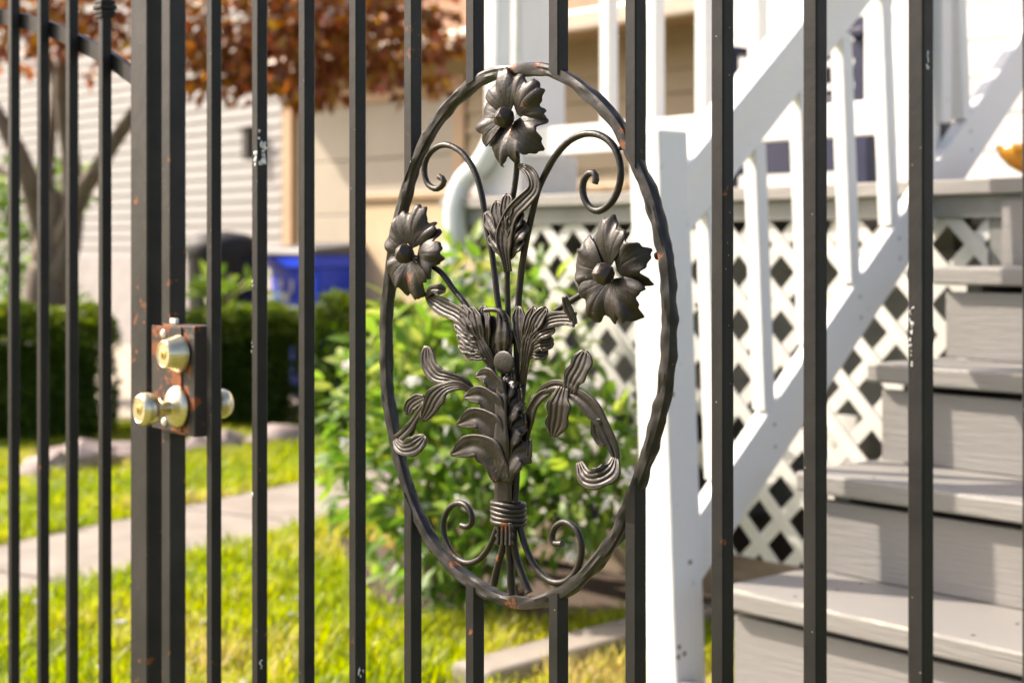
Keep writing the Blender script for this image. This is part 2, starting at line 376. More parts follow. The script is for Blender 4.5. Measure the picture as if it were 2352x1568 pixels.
# weld beads where the bars meet the ring
for wx, wy, s in ((948,372,.008),(1088,192,.008),(1282,170,.008),(1462,350,.009),(948,1148,.008),(1088,1342,.008),(1284,1368,.009),(1454,1172,.009),(1427,338,.004),(1510,588,.0045),(1030,1290,.005),(1305,1345,.004),(985,1250,.004)):
    bm = bmesh.new(); bmesh.ops.create_icosphere(bm, subdivisions=2, radius=s * .95); c = GP(wx, wy, .001)
    bb = MB(); vs = [v.co * (1 + .25 * mnoise.noise(v.co * 260 + Vector((wx, wy, 0)))) + c for v in bm.verts]; bb.add(vs, [[v.index for v in f.verts] for f in bm.faces]); bm.free()
    bb.build('weld', IRON_RING if s > .0046 else IRON_RUSTY, gate, smooth=True)

# --- bouquet: scrolls and stems
def Zc(k): oy = {1: 117.6, 2: 470.4, 3: 744.8, 4: 1097.6}[k]; return lambda x, y: (862.4 + .3 * x, oy + .3 * y)
def rod(name, pts, r, n=70, dys=None, flat_end=True, parent=gate, taper=None):
    q = catmull([(x, y) for x, y in pts], n)
    d = np.interp(np.linspace(0, 1, n), np.linspace(0, 1, len(dys)), dys) if dys else np.zeros(n)
    rr = [r * (1 + .05 * mnoise.noise(Vector((i * .35, pts[0][0], 0)))) for i in range(n)]
    if taper:
        for i in range(n): rr[i] *= 1 + (taper - 1) * (i / (n - 1)) ** 2
    b = MB(); b.tube([GP(x, y, dd) for (x, y), dd in zip(q, d)], rr, 12, up=(0, -1, 0)); return b.build(name, IRON_ART, parent, smooth=True, sharp=50)
rod('scroll', [(1163,1150),(1160,1000),(1155,820),(1149,730),(1142,680),(1137,635),(1129,575),(1117,515),(1108,455),(1098,415),(1084,382),(1060,350),(1027,333),(997,342),(979,367),(975,394),(982,421),(1000,434),(1015,427),(1020,414),(1009,406)], .0037, 130, [-.002, .004, 0, 0, 0, 0])
rod('scroll', [(1180,1150),(1188,1000),(1187,860),(1188,760),(1192,680),(1198,620),(1207,560),(1219,505),(1234,442),(1252,400),(1276,358),(1306,325),(1342,308),(1378,311),(1408,334),(1424,373),(1424,418),(1408,460),(1378,484),(1354,475),(1340,448),(1340,418),(1352,399),(1365,398),(1369,410),(1366,421)], .0039, 150, [-.002, .003, 0, 0, 0, 0, 0])
rod('scroll', [(1146,1150),(1144,1200),(1134,1233),(1120,1262),(1099,1285),(1072,1292),(1045,1277),(1026,1245),(1018,1209),(1026,1176),(1045,1157),(1067,1158),(1082,1178),(1084,1200),(1074,1209),(1060,1206)], .0036, 110)
rod('scroll', [(1189,1150),(1192,1195),(1204,1245),(1222,1288),(1246,1321),(1273,1337),(1300,1334),(1323,1311),(1335,1275),(1334,1239),(1320,1212),(1297,1199),(1277,1209),(1268,1231),(1274,1247),(1291,1248)], .0038, 110)
rod('stem', [(1172,1150),(1174,1000),(1170,820),(1167,720),(1165,640),(1168,560),(1175,470),(1181,436),(1188,367),(1180,300)], .0034, 70, [0, .004, .002, 0, 0, -.002])
rod('stem', [(1155,1150),(1150,1000),(1132,850),(1105,765),(1072,703),(1040,662),(1009,622),(950,590)], .0036, 60, [-.002, .003, 0, .002, .002, -.004])
rod('stem', [(1184,1150),(1192,1010),(1206,850),(1230,770),(1276,716),(1336,676),(1392,640)], .0036, 60, [0, .003, .004, .004, .002, -.004])
rod('stem', [(1160,1200),(1157,1250),(1146,1290),(1134,1342)], .0042, 24, [-.004, 0, 0], taper=1.15)
rod('stem', [(1170,1200),(1170,1260),(1173,1310),(1175,1364)], .0044, 24, [-.006, -.002, 0], taper=1.1)
rod('stem', [(1180,1200),(1182,1260),(1196,1310),(1215,1360)], .0042, 24, [-.004, 0, 0], taper=1.1)

# --- acanthus leaves: every leaf is one forged piece made of fluted lobes
def lobe(b, Z, pts, hw, flutes=3, dy=(-.006, -.010), K=26, amp=.00055, tip=True, cup=-.06):
    """pts: centre line in enlarged-photo units, hw: half width(s); dy: relief from base to tip"""
    q = catmull([Z(x, y) for x, y in pts], K); ts = np.linspace(0, 1, K)
    hw = [h * .3 for h in hw] if hasattr(hw, '__len__') else None or [hw*.3*.5, hw*.3*.85, hw*.3*1.15, hw*.3*1.25, hw*.3*1.05]
    W_ = np.interp(ts, np.linspace(0, 1, len(hw)), hw)
    if tip:
        W_ *= np.where(ts > .74, np.sqrt(np.clip(1 - ((ts - .74) / .265) ** 2, .0, 1)), 1)
    D = np.interp(ts, np.linspace(0, 1, len(dy)), dy)
    T = np.gradient(q, axis=0); T /= np.linalg.norm(T, axis=1)[:, None] + 1e-9; N = np.stack([-T[:, 1], T[:, 0]], 1)
    M = flutes * 5 + 1; vs = []
    for i in range(K):
        for j in range(M):
            v = -1 + 2 * j / (M - 1)
            wob = 1 + .10 * math.sin(ts[i] * 17 + pts[0][0]) * abs(v) ** 3
            p = q[i] + N[i] * v * W_[i] * wob
            am = amp * min(1, W_[i] / 9)
            rel = D[i] + am * math.cos(math.pi * flutes * v) * (1 - .3 * v * v) + cup * (v * v) * W_[i] * .0005 * 2
            if abs(v) > .9: rel -= .0009
            vs.append(GP(p[0], p[1], rel))
    fs = [(i*M+j, i*M+j+1, (i+1)*M+j+1, (i+1)*M+j) for i in range(K-1) for j in range(M-1)]
    b.add(vs, fs)
def leaf(name, Z, lobes):
    b = MB()
    for L in lobes: lobe(b, Z, *L[:2], **(L[2] if len(L) > 2 else {}))
    return b.build(name, IRON_ART, gate, smooth=True, solid=.0021)
z1, z2, z3, z4 = Zc(1), Zc(2), Zc(3), Zc(4)
d = dict
leaf('acanthus_leaf', z1, [
 ([(1015,1690),(1000,1600),(985,1500),(990,1380),(1045,1240),(1130,1150),(1205,1070),(1215,1000),(1175,920),(1095,872)], [26,34,52,60,58,52,48,46,46,34], d(flutes=3, dy=(-.006,-.011,-.011,-.013,-.010,-.006), K=60, cup=-.1)),
 ([(1005,1590),(945,1500),(900,1440),(880,1410)], 38, d(dy=(-.006,-.009,-.006))),
 ([(1000,1540),(930,1390),(880,1290),(848,1232)], 46, d(dy=(-.007,-.010,-.005))),
 ([(1000,1470),(955,1310),(935,1210),(935,1148)], 44, d(dy=(-.008,-.012,-.008))),
 ([(1010,1390),(1000,1240),(1015,1095)], 38, d(dy=(-.009,-.012,-.009))),
 ([(1010,1590),(1050,1510),(1085,1460),(1110,1420)], 44, d(dy=(-.006,-.010,-.006))),
 ([(1010,1530),(1060,1420),(1110,1350),(1150,1310)], 56, d(dy=(-.007,-.012,-.006), flutes=4)),
 ([(1010,1440),(1050,1320),(1080,1260),(1108,1212)], 46, d(dy=(-.008,-.012,-.008)))])
leaf('acanthus_leaf', z2, [
 ([(905,1250),(810,1080),(720,930),(630,840),(530,790),(440,730),(395,668)], [26,46,52,58,62,62,58], d(flutes=4, dy=(-.004,-.010,-.010,-.010,-.006,-.004), K=50)),
 ([(392,700),(430,650),(480,645),(535,652)], 30, d(flutes=2, dy=(-.006,-.014,-.014,-.010))),
 ([(800,1060),(725,900),(690,830),(662,768)], 40, d(dy=(-.008,-.012,-.008))),
 ([(825,1070),(775,910),(755,850),(740,782)], 38, d(dy=(-.009,-.013,-.009))),
 ([(850,1100),(835,930),(828,860),(832,772)], 38, d(dy=(-.008,-.012,-.006))),
 ([(870,1130),(885,980),(892,910),(888,850)], 38, d(dy=(-.006,-.008,-.002))),
 ([(890,1190),(900,1070),(895,1010),(890,955)], 36, d(dy=(-.005,-.006,-.001))),
 ([(790,1050),(700,970),(655,935),(615,905)], 42, d(dy=(-.008,-.011,-.006))),
 ([(805,1090),(720,1050),(680,1010),(632,985)], 44, d(dy=(-.008,-.011,-.006))),
 ([(830,1130),(750,1100),(700,1085),(640,1068)], 44, d(dy=(-.007,-.011,-.005))),
 ([(850,1165),(780,1150),(730,1140),(690,1150)], 34, d(dy=(-.007,-.010,-.005)))])
leaf('acanthus_leaf', z2, [
 ([(1120,1370),(1140,1250),(1150,1150),(1175,1030),(1240,930),(1350,880),(1450,868),(1530,880)], [20,24,36,44,48,52,54,56], d(flutes=4, dy=(-.003,-.006,-.010,-.011,-.010,-.010,-.012), K=54, tip=False)),
 ([(1445,702),(1470,790),(1500,850),(1532,915)], [14,30,30,12], d(flutes=2, dy=(-.020,-.016,-.014,-.012), tip=False)),
 ([(1125,1140),(1100,960),(1095,870),(1100,775)], 36, d(dy=(-.007,-.009,-.004))),
 ([(1145,1100),(1170,930),(1195,860),(1218,782)], 38, d(dy=(-.008,-.012,-.008))),
 ([(1160,1070),(1210,940),(1250,860),(1308,790)], 38, d(dy=(-.009,-.013,-.009))),
 ([(1165,1090),(1240,1000),(1300,965),(1372,945)], 44, d(dy=(-.009,-.013,-.007), flutes=4)),
 ([(1160,1130),(1240,1070),(1300,1055),(1362,1050)], 48, d(dy=(-.008,-.012,-.005), flutes=4)),
 ([(1150,1165),(1200,1130),(1250,1130),(1320,1130)], 42, d(dy=(-.007,-.010,-.004)))])
big = leaf('acanthus_leaf', z3, [
 ([(980,1365),(975,1250),(970,1120),(965,950),(965,750),(962,600),(968,420)], [58,54,58,52,46,38,30], d(flutes=1, dy=(-.011,-.013,-.018,-.0215,-.0215,-.0205,-.0165), K=50, amp=.0007, tip=False, cup=.15)),
 ([(968,1190),(915,1060),(845,965),(745,925),(578,994)], [60,92,100,84,46], d(flutes=2, dy=(-.015,-.017,-.020,-.022,-.019), amp=.0007, cup=-.10, K=34)),
 ([(968,980),(915,850),(850,755),(765,715),(626,768)], [58,84,92,78,46], d(flutes=2, dy=(-.016,-.018,-.020,-.022,-.019), amp=.0007, cup=-.10, K=34)),
 ([(968,790),(920,670),(860,580),(795,540),(678,558)], [52,76,82,68,42], d(flutes=2, dy=(-.016,-.018,-.020,-.022,-.019), amp=.0007, cup=-.10, K=34)),
 ([(968,610),(930,510),(890,430),(845,388),(766,400)], [46,64,66,56,36], d(flutes=2, dy=(-.016,-.018,-.019,-.021,-.018), amp=.0006, cup=-.10, K=34)),
 ([(968,1190),(1020,1080),(1080,1000),(1180,975)], [60,84,90,86], d(flutes=2, dy=(-.015,-.018,-.015,-.008), tip=False, amp=.0006, cup=0)),
 ([(968,980),(1020,870),(1070,790),(1142,750)], [58,76,76,70], d(flutes=2, dy=(-.016,-.018,-.015,-.008), tip=False, amp=.0006, cup=0)),
 ([(968,790),(1015,690),(1055,615),(1110,560)], [52,66,66,62], d(flutes=2, dy=(-.016,-.018,-.015,-.008), tip=False, amp=.0006, cup=0)),
 ([(968,610),(1000,520),(1025,450),(1058,410)], [44,52,54,54], d(flutes=2, dy=(-.016,-.017,-.014,-.008), tip=False, amp=.0006, cup=0)),
 ([(1178,882),(1176,970),(1174,1066)], [15,17,13], d(flutes=1, dy=(-.008,-.010,-.008), tip=False)),
 ([(1136,676),(1142,750),(1138,824)], [14,16,12], d(flutes=1, dy=(-.008,-.010,-.008), tip=False)),
 ([(1106,492),(1112,560),(1110,632)], [12,14,11], d(flutes=1, dy=(-.008,-.010,-.008), tip=False)),
 ([(1052,345),(1058,410),(1060,490)], [12,14,11], d(flutes=1, dy=(-.008,-.010,-.008), tip=False))])
leaf('leaf_tail', z4, [([(985,345),(988,420),(985,512)], [60,64,66], d(flutes=4, dy=(-.012,-.012,-.013), tip=False, amp=.0016))])
leaf('acanthus_leaf', z3, [
 ([(790,560),(730,500),(660,440),(560,410),(470,390),(405,300),(392,165)], [18,30,40,50,64,60,50], d(flutes=4, dy=(0,-.004,-.010,-.014,-.014,-.012,-.010), K=44)),
 ([(745,510),(640,468),(530,490),(455,560),(410,650),(360,735)], [16,26,44,70,66,50], d(flutes=4, dy=(-.004,-.010,-.015,-.017,-.016,-.012), K=40)),
 ([(375,560),(310,585),(262,630),(250,690)], [20,50,44,36], d(flutes=3, dy=(-.006,-.004,-.004,-.004))),
 ([(380,600),(320,700),(250,800),(165,880)], [18,22,34,34], d(flutes=2, dy=(-.010,-.008,-.008,-.010), tip=False)),
 ([(150,885),(205,945),(290,930),(380,850)], [22,62,72,34], d(flutes=4, dy=(-.010,-.020,-.022,-.018), tip=True, K=34)),
 ([(255,850),(275,800),(300,740)], [28,26,16], d(flutes=2, dy=(-.006,-.006,-.006), tip=False))])
leaf('acanthus_leaf', z3, [
 ([(1130,1010),(1145,880),(1170,750),(1195,650),(1255,560),(1330,510)], [20,26,34,36,34,26], d(flutes=1, dy=(0,-.002,-.005,-.008,-.010,-.010), tip=False, K=36)),
 ([(1250,540),(1310,490),(1400,470),(1510,520),(1630,620),(1720,740),(1780,860),(1830,990),(1835,1100)], [30,40,52,62,60,52,46,32,24], d(flutes=2, dy=(-.008,-.012,-.014,-.014,-.013,-.012,-.011,-.010,-.010), tip=False, K=60, amp=.0009)),
 ([(1490,530),(1505,430),(1560,330),(1608,200)], [40,76,80,66], d(flutes=4, dy=(-.014,-.015,-.013,-.010))),
 ([(1440,480),(1405,600),(1392,720),(1360,858)], [34,84,86,64], d(flutes=4, dy=(-.014,-.018,-.016,-.013))),
 ([(1690,720),(1690,810),(1715,880),(1760,925)], [34,44,40,24], d(flutes=2, dy=(-.012,-.010,-.008))),
 ([(1838,1020),(1800,1120),(1700,1175),(1610,1165),(1560,1055)], [24,74,84,66,22], d(flutes=4, dy=(-.010,-.018,-.024,-.022,-.016), tip=False, K=44))])
# bud on top of the big leaf
bb = MB()
def blob(b, c, ax, ay, az, seed=0, sub=3, nz=.0):
    bm = bmesh.new(); bmesh.ops.create_icosphere(bm, subdivisions=sub, radius=1)
    vs = []
    for v in bm.verts:
        k = 1 + nz * mnoise.noise(v.co * 2.2 + Vector((seed, seed * 1.7, 0))); vs.append(Vector((v.co.x*ax*k, v.co.y*ay*k, v.co.z*az*k)) + Vector(c))
    b.add(vs, [[v.index for v in f.verts] for f in bm.faces]); bm.free(); return b
blob(bb, GP(*z3(985, 290), -.0150), 0.0180, .0022, .0130)
bb.build('leaf_boss', IRON_ART, gate, smooth=True)
leaf('bud', z2, [([(975,1130),(978,1040),(980,960),(975,880),(960,815)], [40,88,78,50,30], d(flutes=2, dy=(-.012,-.016,-.016,-.014,-.012), amp=.0022, tip=False, K=34, cup=.6))])
rod('bud_hook', [z2(1000,880), z2(975,830), z2(930,805), z2(880,802), z2(835,808)], .0034, 24, [-.014, -.016, -.018], taper=.7)
# binding collar of five wire coils
cc = GP(1167, 1176)
for k in range(5):
    c = GP(1167 + (k % 2), 1156 + k * 10.6); b = MB()
    pts = [Vector((c.x + .0225 * math.cos(a), c.y + .0135 * math.sin(a), c.z + .0004 * math.sin(3 * a + k))) for a in np.linspace(0, 2 * math.pi, 40, endpoint=False)]
    b.tube(pts, [.0031 * (1 + .09 * mnoise.noise(Vector((i * .4, k * 3, 0)))) for i in range(40)], 10, True); b.build('binding_coil', IRON_ART, gate, smooth=True)

# --- flowers
def flower(px, py, rot, L, seed):
    c = GP(px, py, -.012); fl = MB()
    blob(fl, c + Vector((0, -.009, 0)), 0.0122, .0122, .0122, seed, 2, .12)
    f = fl.build('flower', IRON_ART, gate, smooth=True, sharp=24)
    rnd = random.Random(seed)
    for k in range(5):
        a0 = R_(rot + 72 * k + rnd.uniform(-5, 5)); ur = Vector((math.sin(a0), 0, math.cos(a0))); vt = Vector((math.cos(a0), 0, -math.sin(a0)))
        N_, M_ = 53, 14; vs = []; ph = rnd.uniform(0, 6); tilt = rnd.uniform(-.0035, .0035); le = L * rnd.uniform(.95, 1.06)
        for i in range(M_):
            s_ = i / (M_ - 1)
            for j in range(N_):
                a = -1 + 2 * j / (N_ - 1)
                aa = abs(a)
                rl = np.interp(aa, [0, .12, .26, .38, .46, .58, .70, .82, .92, 1.0], [.0515, .0508, .0465, .0400, .0395, .0450, .0452, .0390, .0290, .0190])
                rl *= (le / .06) * (1 + .028 * math.sin(19 * a + ph) + .022 * math.sin(33 * a + ph * 2))
                th = a * R_(60); rr = s_ * rl
                u = .0070 + rr * math.cos(th); v = rr * math.sin(th)
                q_ = rr / .05
                vein = q_ * (.0009 * math.exp(-(a / .035) ** 2) + .0007 * math.exp(-((aa - .58) / .035) ** 2) + .0004 * math.exp(-((aa - .3) / .03) ** 2))
                ruff = (1 - .75 * aa ** 5) * .0075 * max(0, q_ - .35) ** 1.5 * math.sin(7.5 * a + ph) + .0030 * (1 - aa ** 4) * max(0, q_ - .5) * math.sin(15 * a + ph * 3)
                h = (-.012 if k % 2 else -.008) * math.sin(min(q_, 1.15) * 2.2) + .008 * q_ ** 3 + (.012 if k % 2 else .006) * a * a * q_ + (.004 if k % 2 else 0) + vein + ruff + tilt * 3 * a * q_
                vs.append(c + ur * u + vt * v + Vector((0, h + .002, 0)))
        fs = [(i*N_+j, i*N_+j+1, (i+1)*N_+j+1, (i+1)*N_+j) for i in range(M_-1) for j in range(N_-1)]
        b = MB(); b.add(vs, fs); b.build('petal', IRON_ART, f, smooth=True, solid=.0017)
flower(1172, 271, -14, .060, 21); flower(943, 583, 15, .060, 5); flower(1400, 628, -2, .060, 8)

# --- lock
lx0 = onY(352, 870, YF - .012).x; lx1 = onY(447, 870, YF - .012).x; lzt = onY(430, 748, YF - .012).z; lzb = onY(430, 1001, YF - .012).z
b = MB(); b.box(lx0 + .03, lx1, YF - .012, YF + .022, lzb, lzt); lock = b.build('lock_box', IRON_LOCK, gate, bevel=.0015)
b = MB(); b.box(lx0, lx1 - .035, YF - .0145, YF - .0121, lzb + .004, lzt - .003); b.build('strike_plate', IRON_LOCK, lock, bevel=.0008)
yl = YF - .0145
def screw(px, py):
    p = onY(px, py, yl); b = MB(); b.lathe([(.0065, 0), (.0065, .001), (.0045, .003), (.001, .0036)], p, (0, -1, 0), 16); b.build('screw_head', NICKEL, lock, smooth=True, sharp=40)
screw(376, 766); screw(378, 968)
p = onY(414, 812, yl)
b = MB(); b.lathe([(.0275, 0), (.0275, .004), (.0265, .007), (.0215, .024), (.0205, .027), (.019, .0285), (.0178, .0285), (.0172, .0275), (.012, .0275)], p, (0, -1, 0), 48)
db = b.build('deadbolt', BRASS, gate, smooth=True, sharp=35)
def cyl_face(parent, p, dist, r):
    b = MB(); b.lathe([(r, 0), (r, .0012), (r * .8, .0016)], p + Vector((0, -dist, 0)), (0, -1, 0), 24); b.box(p.x - .0008, p.x + .0008, p.y - dist - .0021, p.y - dist - .001, p.z - .004, p.z + .003, 1)
    b.build('key_cylinder', [BRASS2, KEYHOLE], parent, smooth=True, sharp=30)
cyl_face(db, p, .0272, .0075)
p = onY(408, 934, yl)
b = MB(); b.lathe([(.031, 0), (.031, .002), (.029, .006), (.023, .010), (.014, .0125), (.011, .015), (.0105, .027), (.0115, .029), (.0175, .034), (.0225, .041), (.0245, .049), (.0240, .056), (.0215, .061), (.0185, .063), (.0175, .0622), (.012, .0622)], p, (0, -1, 0), 48)
kn = b.build('door_knob', BRASS, gate, smooth=True, sharp=35); cyl_face(kn, p, .0619, .0072)
pb = Vector((p.x, YF + .022, p.z))
b = MB(); b.lathe([(.028, 0), (.028, .002), (.021, .007), (.011, .010), (.0095, .020), (.0155, .025), (.0215, .033), (.0222, .040), (.019, .047), (.011, .050), (.002, .051)], pb, (0, 1, 0), 48); b.build('door_knob', BRASS, gate, smooth=True, sharp=50)
b = MB(); q = onY(412, 742, YF - .01); b.box(q.x - .03, q.x - .012, YF - .010, YF - .004, lzt + .001, lzt + .009); b.build('latch_tongue', NICKEL, gate, bevel=.001)
G0 = gate.location
def gl(x, y, dy=-.012): return GP(x, y, dy) - G0
rust_at(IRON_LOCK, [(gl(428, 835, -.02), .035), (gl(415, 985, -.02), .045), (gl(405, 870, -.02), .022), (gl(365, 800, -.02), .04), (gl(385, 745, -.02), .03), (gl(440, 930, -.02), .02)], .42)
rust_at(IRON_RING, [(gl(1175, 152, -.006), .028), (gl(1245, 153, -.006), .03), (gl(1220, 395, -.006), .01), (gl(1430, 300, -.006), .012), (gl(1428, 335, -.006), .016), (gl(1510, 590, -.006), .018), (gl(1045, 1290, -.006), .03), (gl(1180, 1385, -.006), .03), (gl(945, 375, -.006), .02), (gl(1400, 1262, .0), .02)], .30)
rust_at(IRON_ART, [(gl(1428, 340, -.004), .016), (gl(1508, 590, -.012), .014), (gl(1185, 150, -.012), .014), (gl(1178, 305, -.012), .014), (gl(1165, 1210, -.012), .02), (gl(1035, 1270, 0), .014), (gl(945, 640, -.012), .022), (gl(1008, 432, 0), .008)], .34, 60)
rust_at(IRON_RUSTY, [(gl(935, 60, -.006), .05), (gl(935, 150, -.006), .03), (gl(935, 225, -.006), .03), (gl(960, 120, 0), .04), (gl(945, 300, -.006), .03), (gl(352, 300, -.01), .05), (gl(362, 560, -.01), .05), (gl(398, 420, -.01), .05), (gl(398, 620, -.01), .06), (gl(355, 690, -.01), .03), (gl(385, 1015, -.01), .03), (gl(352, 1520, -.01), .06)], .17)
# dried white splashes on the bars
def splash(px0, px1, py0, py1, n, seed, s=.0022):
    rnd = random.Random(seed); b = MB()
    for k in range(n):
        x = rnd.uniform(px0, px1); y = rnd.uniform(py0, py1)
        p = onY(x, y, YF) ; blob(b, p, s * rnd.uniform(.4, 1.2), .0006, s * rnd.uniform(.6, 2.2), seed + k, 1, .5)
    b.build('dried_splash', SPLASH, gate, smooth=True)
def splash_side(bx, py0, py1, y0, y1, n, seed, s=.0022):
    rnd = random.Random(seed); b = MB(); X = gx(bx) + BW_
    for k in range(n):
        z = zat(bx, rnd.uniform(py0, py1)); blob(b, (X, YF + rnd.uniform(y0, y1), z), .0006, s * rnd.uniform(.5, 1.2), s * rnd.uniform(.6, 2), seed + k, 1, .5)
    b.build('dried_splash', SPLASH, gate, smooth=True)
splash(585, 591, 352, 382, 9, 1, .0026); splash_side(577.5, 302, 380, .002, .013, 16, 2, .0028)
splash(579, 582, 640, 672, 4, 3, .0012); splash(578, 581, 780, 850, 4, 4, .0011); splash(578, 582, 1128, 1138, 2, 5, .0016)
splash_side(2083.5, 128, 170, .004, .008, 5, 6, .0017); splash(2089, 2098, 700, 840, 22, 7, .0011); splash_side(800.5, 1525, 1550, .003, .012, 6, 8, .0018); splash_side(577.5, 1505, 1530, .003, .009, 5, 9, .0018)

# ------------------------------------------------------------------ fence panel left of the gate
px0 = gx(306.5)
fence = thing('iron_fence', (px0, YC, 0), 'black iron fence panel with thick latch post and curved top rail', 'fence')
b = MB(); bar_section(b, px0, YF - .006, .056, 0, 2.1, .056, .003); b.build('post', IRON_RUSTY, fence)
for i, p in enumerate((225, 150, 84, 17.5, -40)):
    b = MB(); bar_section(b, gx(p), YF, BW_, .08, 1.95); bo = b.build('picket', IRON, fence)
    if i == 0:
        b = MB(); X = gx(p) + BW_/2; zc = onY(240, 20, YF).z
        for k, (r, dz) in enumerate(((.0125, .012), (.0145, .004), (.0125, -.004), (.0110, -.010))): b.box(X - r, X + r, YC - r, YC + r, zc + dz - .0035, zc + dz + .0035)
        b.build('collar', IRON, bo, bevel=.0015)
cr = catmull([(-80, 22), (0, 38), (60, 50), (128, 72), (190, 102), (255, 138), (308, 176)], 40)
b = MB()
rail3 = [onY(x, y, YF + BW_ + .006) for x, y in cr]
for i in range(len(rail3) - 1): b.bar(rail3[i], rail3[i+1], (0, .005, 0), (0, 0, .0135))
b.build('top_rail', IRON, fence)
b = MB(); b.box(gx(-60), px0, YF + .001, YF + BW_ - .001, .10, .125); b.build('bottom_rail', IRON, fence)

# ------------------------------------------------------------------ stairs
TZ = [.215, .430, .640, .858, 1.072]; TY = [2.15, 2.40, 2.65, 2.90, 3.15]; XL, XRR = -2.13, -.75
stairs = thing('wooden_staircase', (-1.45, 2.7, 0), 'grey painted wooden steps with white handrail leading up to porch', 'stairs')
for i, (z, y) in enumerate(zip(TZ, TY)):
    xl = XL if i else -2.23
    b = MB(); b.box(xl, XRR, y, y + .285, z - .042, z); b.build('tread', GREY_T, stairs, bevel=.006)
    for q in range(3):
        for yy in (.05, .17, .25):
            X = XL + .16 + q * .42 + random.uniform(-.02, .02); nb_ = MB(); nb_.lathe([(.0042, 0), (.0042, .0006), (.002, .0008)], (X, y + yy + random.uniform(-.01, .01), z), (0, 0, 1), 10); nb_.build('nail_knot_dot', DARK, stairs)
    b = MB(); zb = TZ[i-1] + .001 if i else 0; b.box(xl + .02, XRR - .02, y + .03, y + .055, zb, z - .042 - .017); b.build('riser', GREY_X, stairs, bevel=.002)
b = MB(); b.box(XL + .02, XRR - .02, 3.42, 3.445, TZ[4] + .001, 1.286 - .052); b.build('riser', GREY_X, stairs, bevel=.002)
for X in (XL + .06, XRR - .10):
    poly = [(X, 2.23, 0), (X, 3.41, 0), (X, 3.41, TZ[4] - .043)]
    for i in range(4, -1, -1):
        poly += [(X, TY[i] + .056, TZ[i] - .043)] + ([(X, TY[i] + .056, TZ[i-1] - .043)] if i else [])
    b = MB(); b.prism(poly, (.04, 0, 0)); b.build('stringer', GREY_D, stairs)
# left railing; the whole rail leans outwards a little
LEAN = .045
def lean(b):
    b.v = [(x - LEAN * (z - .2), y, z) for x, y, z in b.v]; return b
NX0, NX1, NY0, NY1 = -2.325, -2.235, 2.395, 2.485
b = MB(); b.box(NX0, NX1, NY0, NY1, 0.0, CAMZ + .245); lean(b).build('newel_post', WHITE_V, stairs, bevel=.004)
SL = .84
def zr(z_at, y): return z_at + SL * (y - 2.666)
RX = -2.29
def rail(name, ztop, zbot, y0, y1, hw, m=WHITE_R):
    b = MB(); v = []
    for y in (y0, y1):
        for x in (RX - hw, RX + hw):
            for z in (zr(zbot, y), zr(ztop, y)): v.append((x, y, z))
    b.add(v, [(0,1,3,2),(4,6,7,5),(0,4,5,1),(2,3,7,6),(0,2,6,4),(1,5,7,3)]); return lean(b).build(name, m, stairs, bevel=.003)
rail('rail_cap', CAMZ + .318, CAMZ + .280, NY1 + .001, 3.60, .045)
rail('top_rail', CAMZ + .278, CAMZ + .150, NY1 + .001, 3.60, .02)
rail('bottom_rail', CAMZ - .457, CAMZ - .598, NY1 + .001, 4.0, .02)
for k in range(7):
    y = 2.60 + k * .168
    b = MB(); b.box(RX - .019, RX + .019, y - .019, y + .019, zr(CAMZ - .458, y), zr(CAMZ + .149, y)); lean(b).build('baluster', WHITE_V, stairs, bevel=.003)

for px, py in ((1560, 1485), (1572, 1500), (1558, 1508), (1585, 1290), (1600, 700), (1545, 905)):
    p = onX(px, py, NX1 - LEAN * (onX(px, py, NX1).z - .2) + .0002); nb_ = MB(); nb_.lathe([(.0055, 0), (.0055, .0006), (.002, .0009)], p, (1, 0, 0), 10); nb_.build('nail_knot_dot', TIMBER, stairs)  # dark knots and dents in the newel, drawn as thin discs
for k in range(7):
    for zo in (-.49, -.54):
        y = 2.60 + k * .168; z = zr(CAMZ + zo, y); nb_ = MB(); nb_.lathe([(.004, 0), (.004, .0006), (.002, .0009)], (RX + .02 - LEAN * (z - .2), y + .012, z), (1, 0, 0), 10); nb_.build('nail_knot_dot', GREY_D, stairs)
# ------------------------------------------------------------------ lattice
def clip_poly(poly, clip):
    out = poly
    for i in range(len(clip)):
        a, b_ = np.array(clip[i]), np.array(clip[(i+1) % len(clip)]); e = b_ - a; inp = out; out = []
        if not inp: return []
        side = lambda p: e[0]*(p[1]-a[1]) - e[1]*(p[0]-a[0])
        for j in range(len(inp)):
            p, q = np.array(inp[j]), np.array(inp[(j+1) % len(inp)]); sp, sq = side(p), side(q)
            if sp >= 0: out.append(tuple(p))
            if sp * sq < 0: t = sp / (sp - sq); out.append(tuple(p + (q - p) * t))
    return out
def lattice(parent, clip, to3, thick, pitch=.109, wd=.039, m=None, ph=0.0):
    us = [c[0] for c in clip]; vs = [c[1] for c in clip]; cu, cv = sum(us)/len(us), sum(vs)/len(vs); ext = max(max(us)-min(us), max(vs)-min(vs)) * 1.5
    for s_, dirv in enumerate(((1, 1), (1, -1))):
        dv = np.array(dirv) / math.sqrt(2); nv = np.array((-dv[1], dv[0])); n = int(ext / pitch) + 1
        for k in range(-n, n + 1):
            c = np.array((cu, cv)) + nv * (k * pitch + ph * pitch); h = wd / 2
            rect = [tuple(c - dv*ext - nv*h), tuple(c + dv*ext - nv*h), tuple(c + dv*ext + nv*h), tuple(c - dv*ext + nv*h)]
            pl = clip_poly(rect, clip)
            if len(pl) < 3: continue
            ar = .5 * abs(sum(pl[i][0]*pl[(i+1)%len(pl)][1] - pl[(i+1)%len(pl)][0]*pl[i][1] for i in range(len(pl))))
            if ar < 4e-4: continue
            b = MB(); o3, nrm = to3; th = Vector(nrm) * thick
            b.prism([Vector(o3(u, v)) + th * (1.05 * s_) for u, v in pl], th); b.build('lattice_slat', m or WHITE_L, parent)
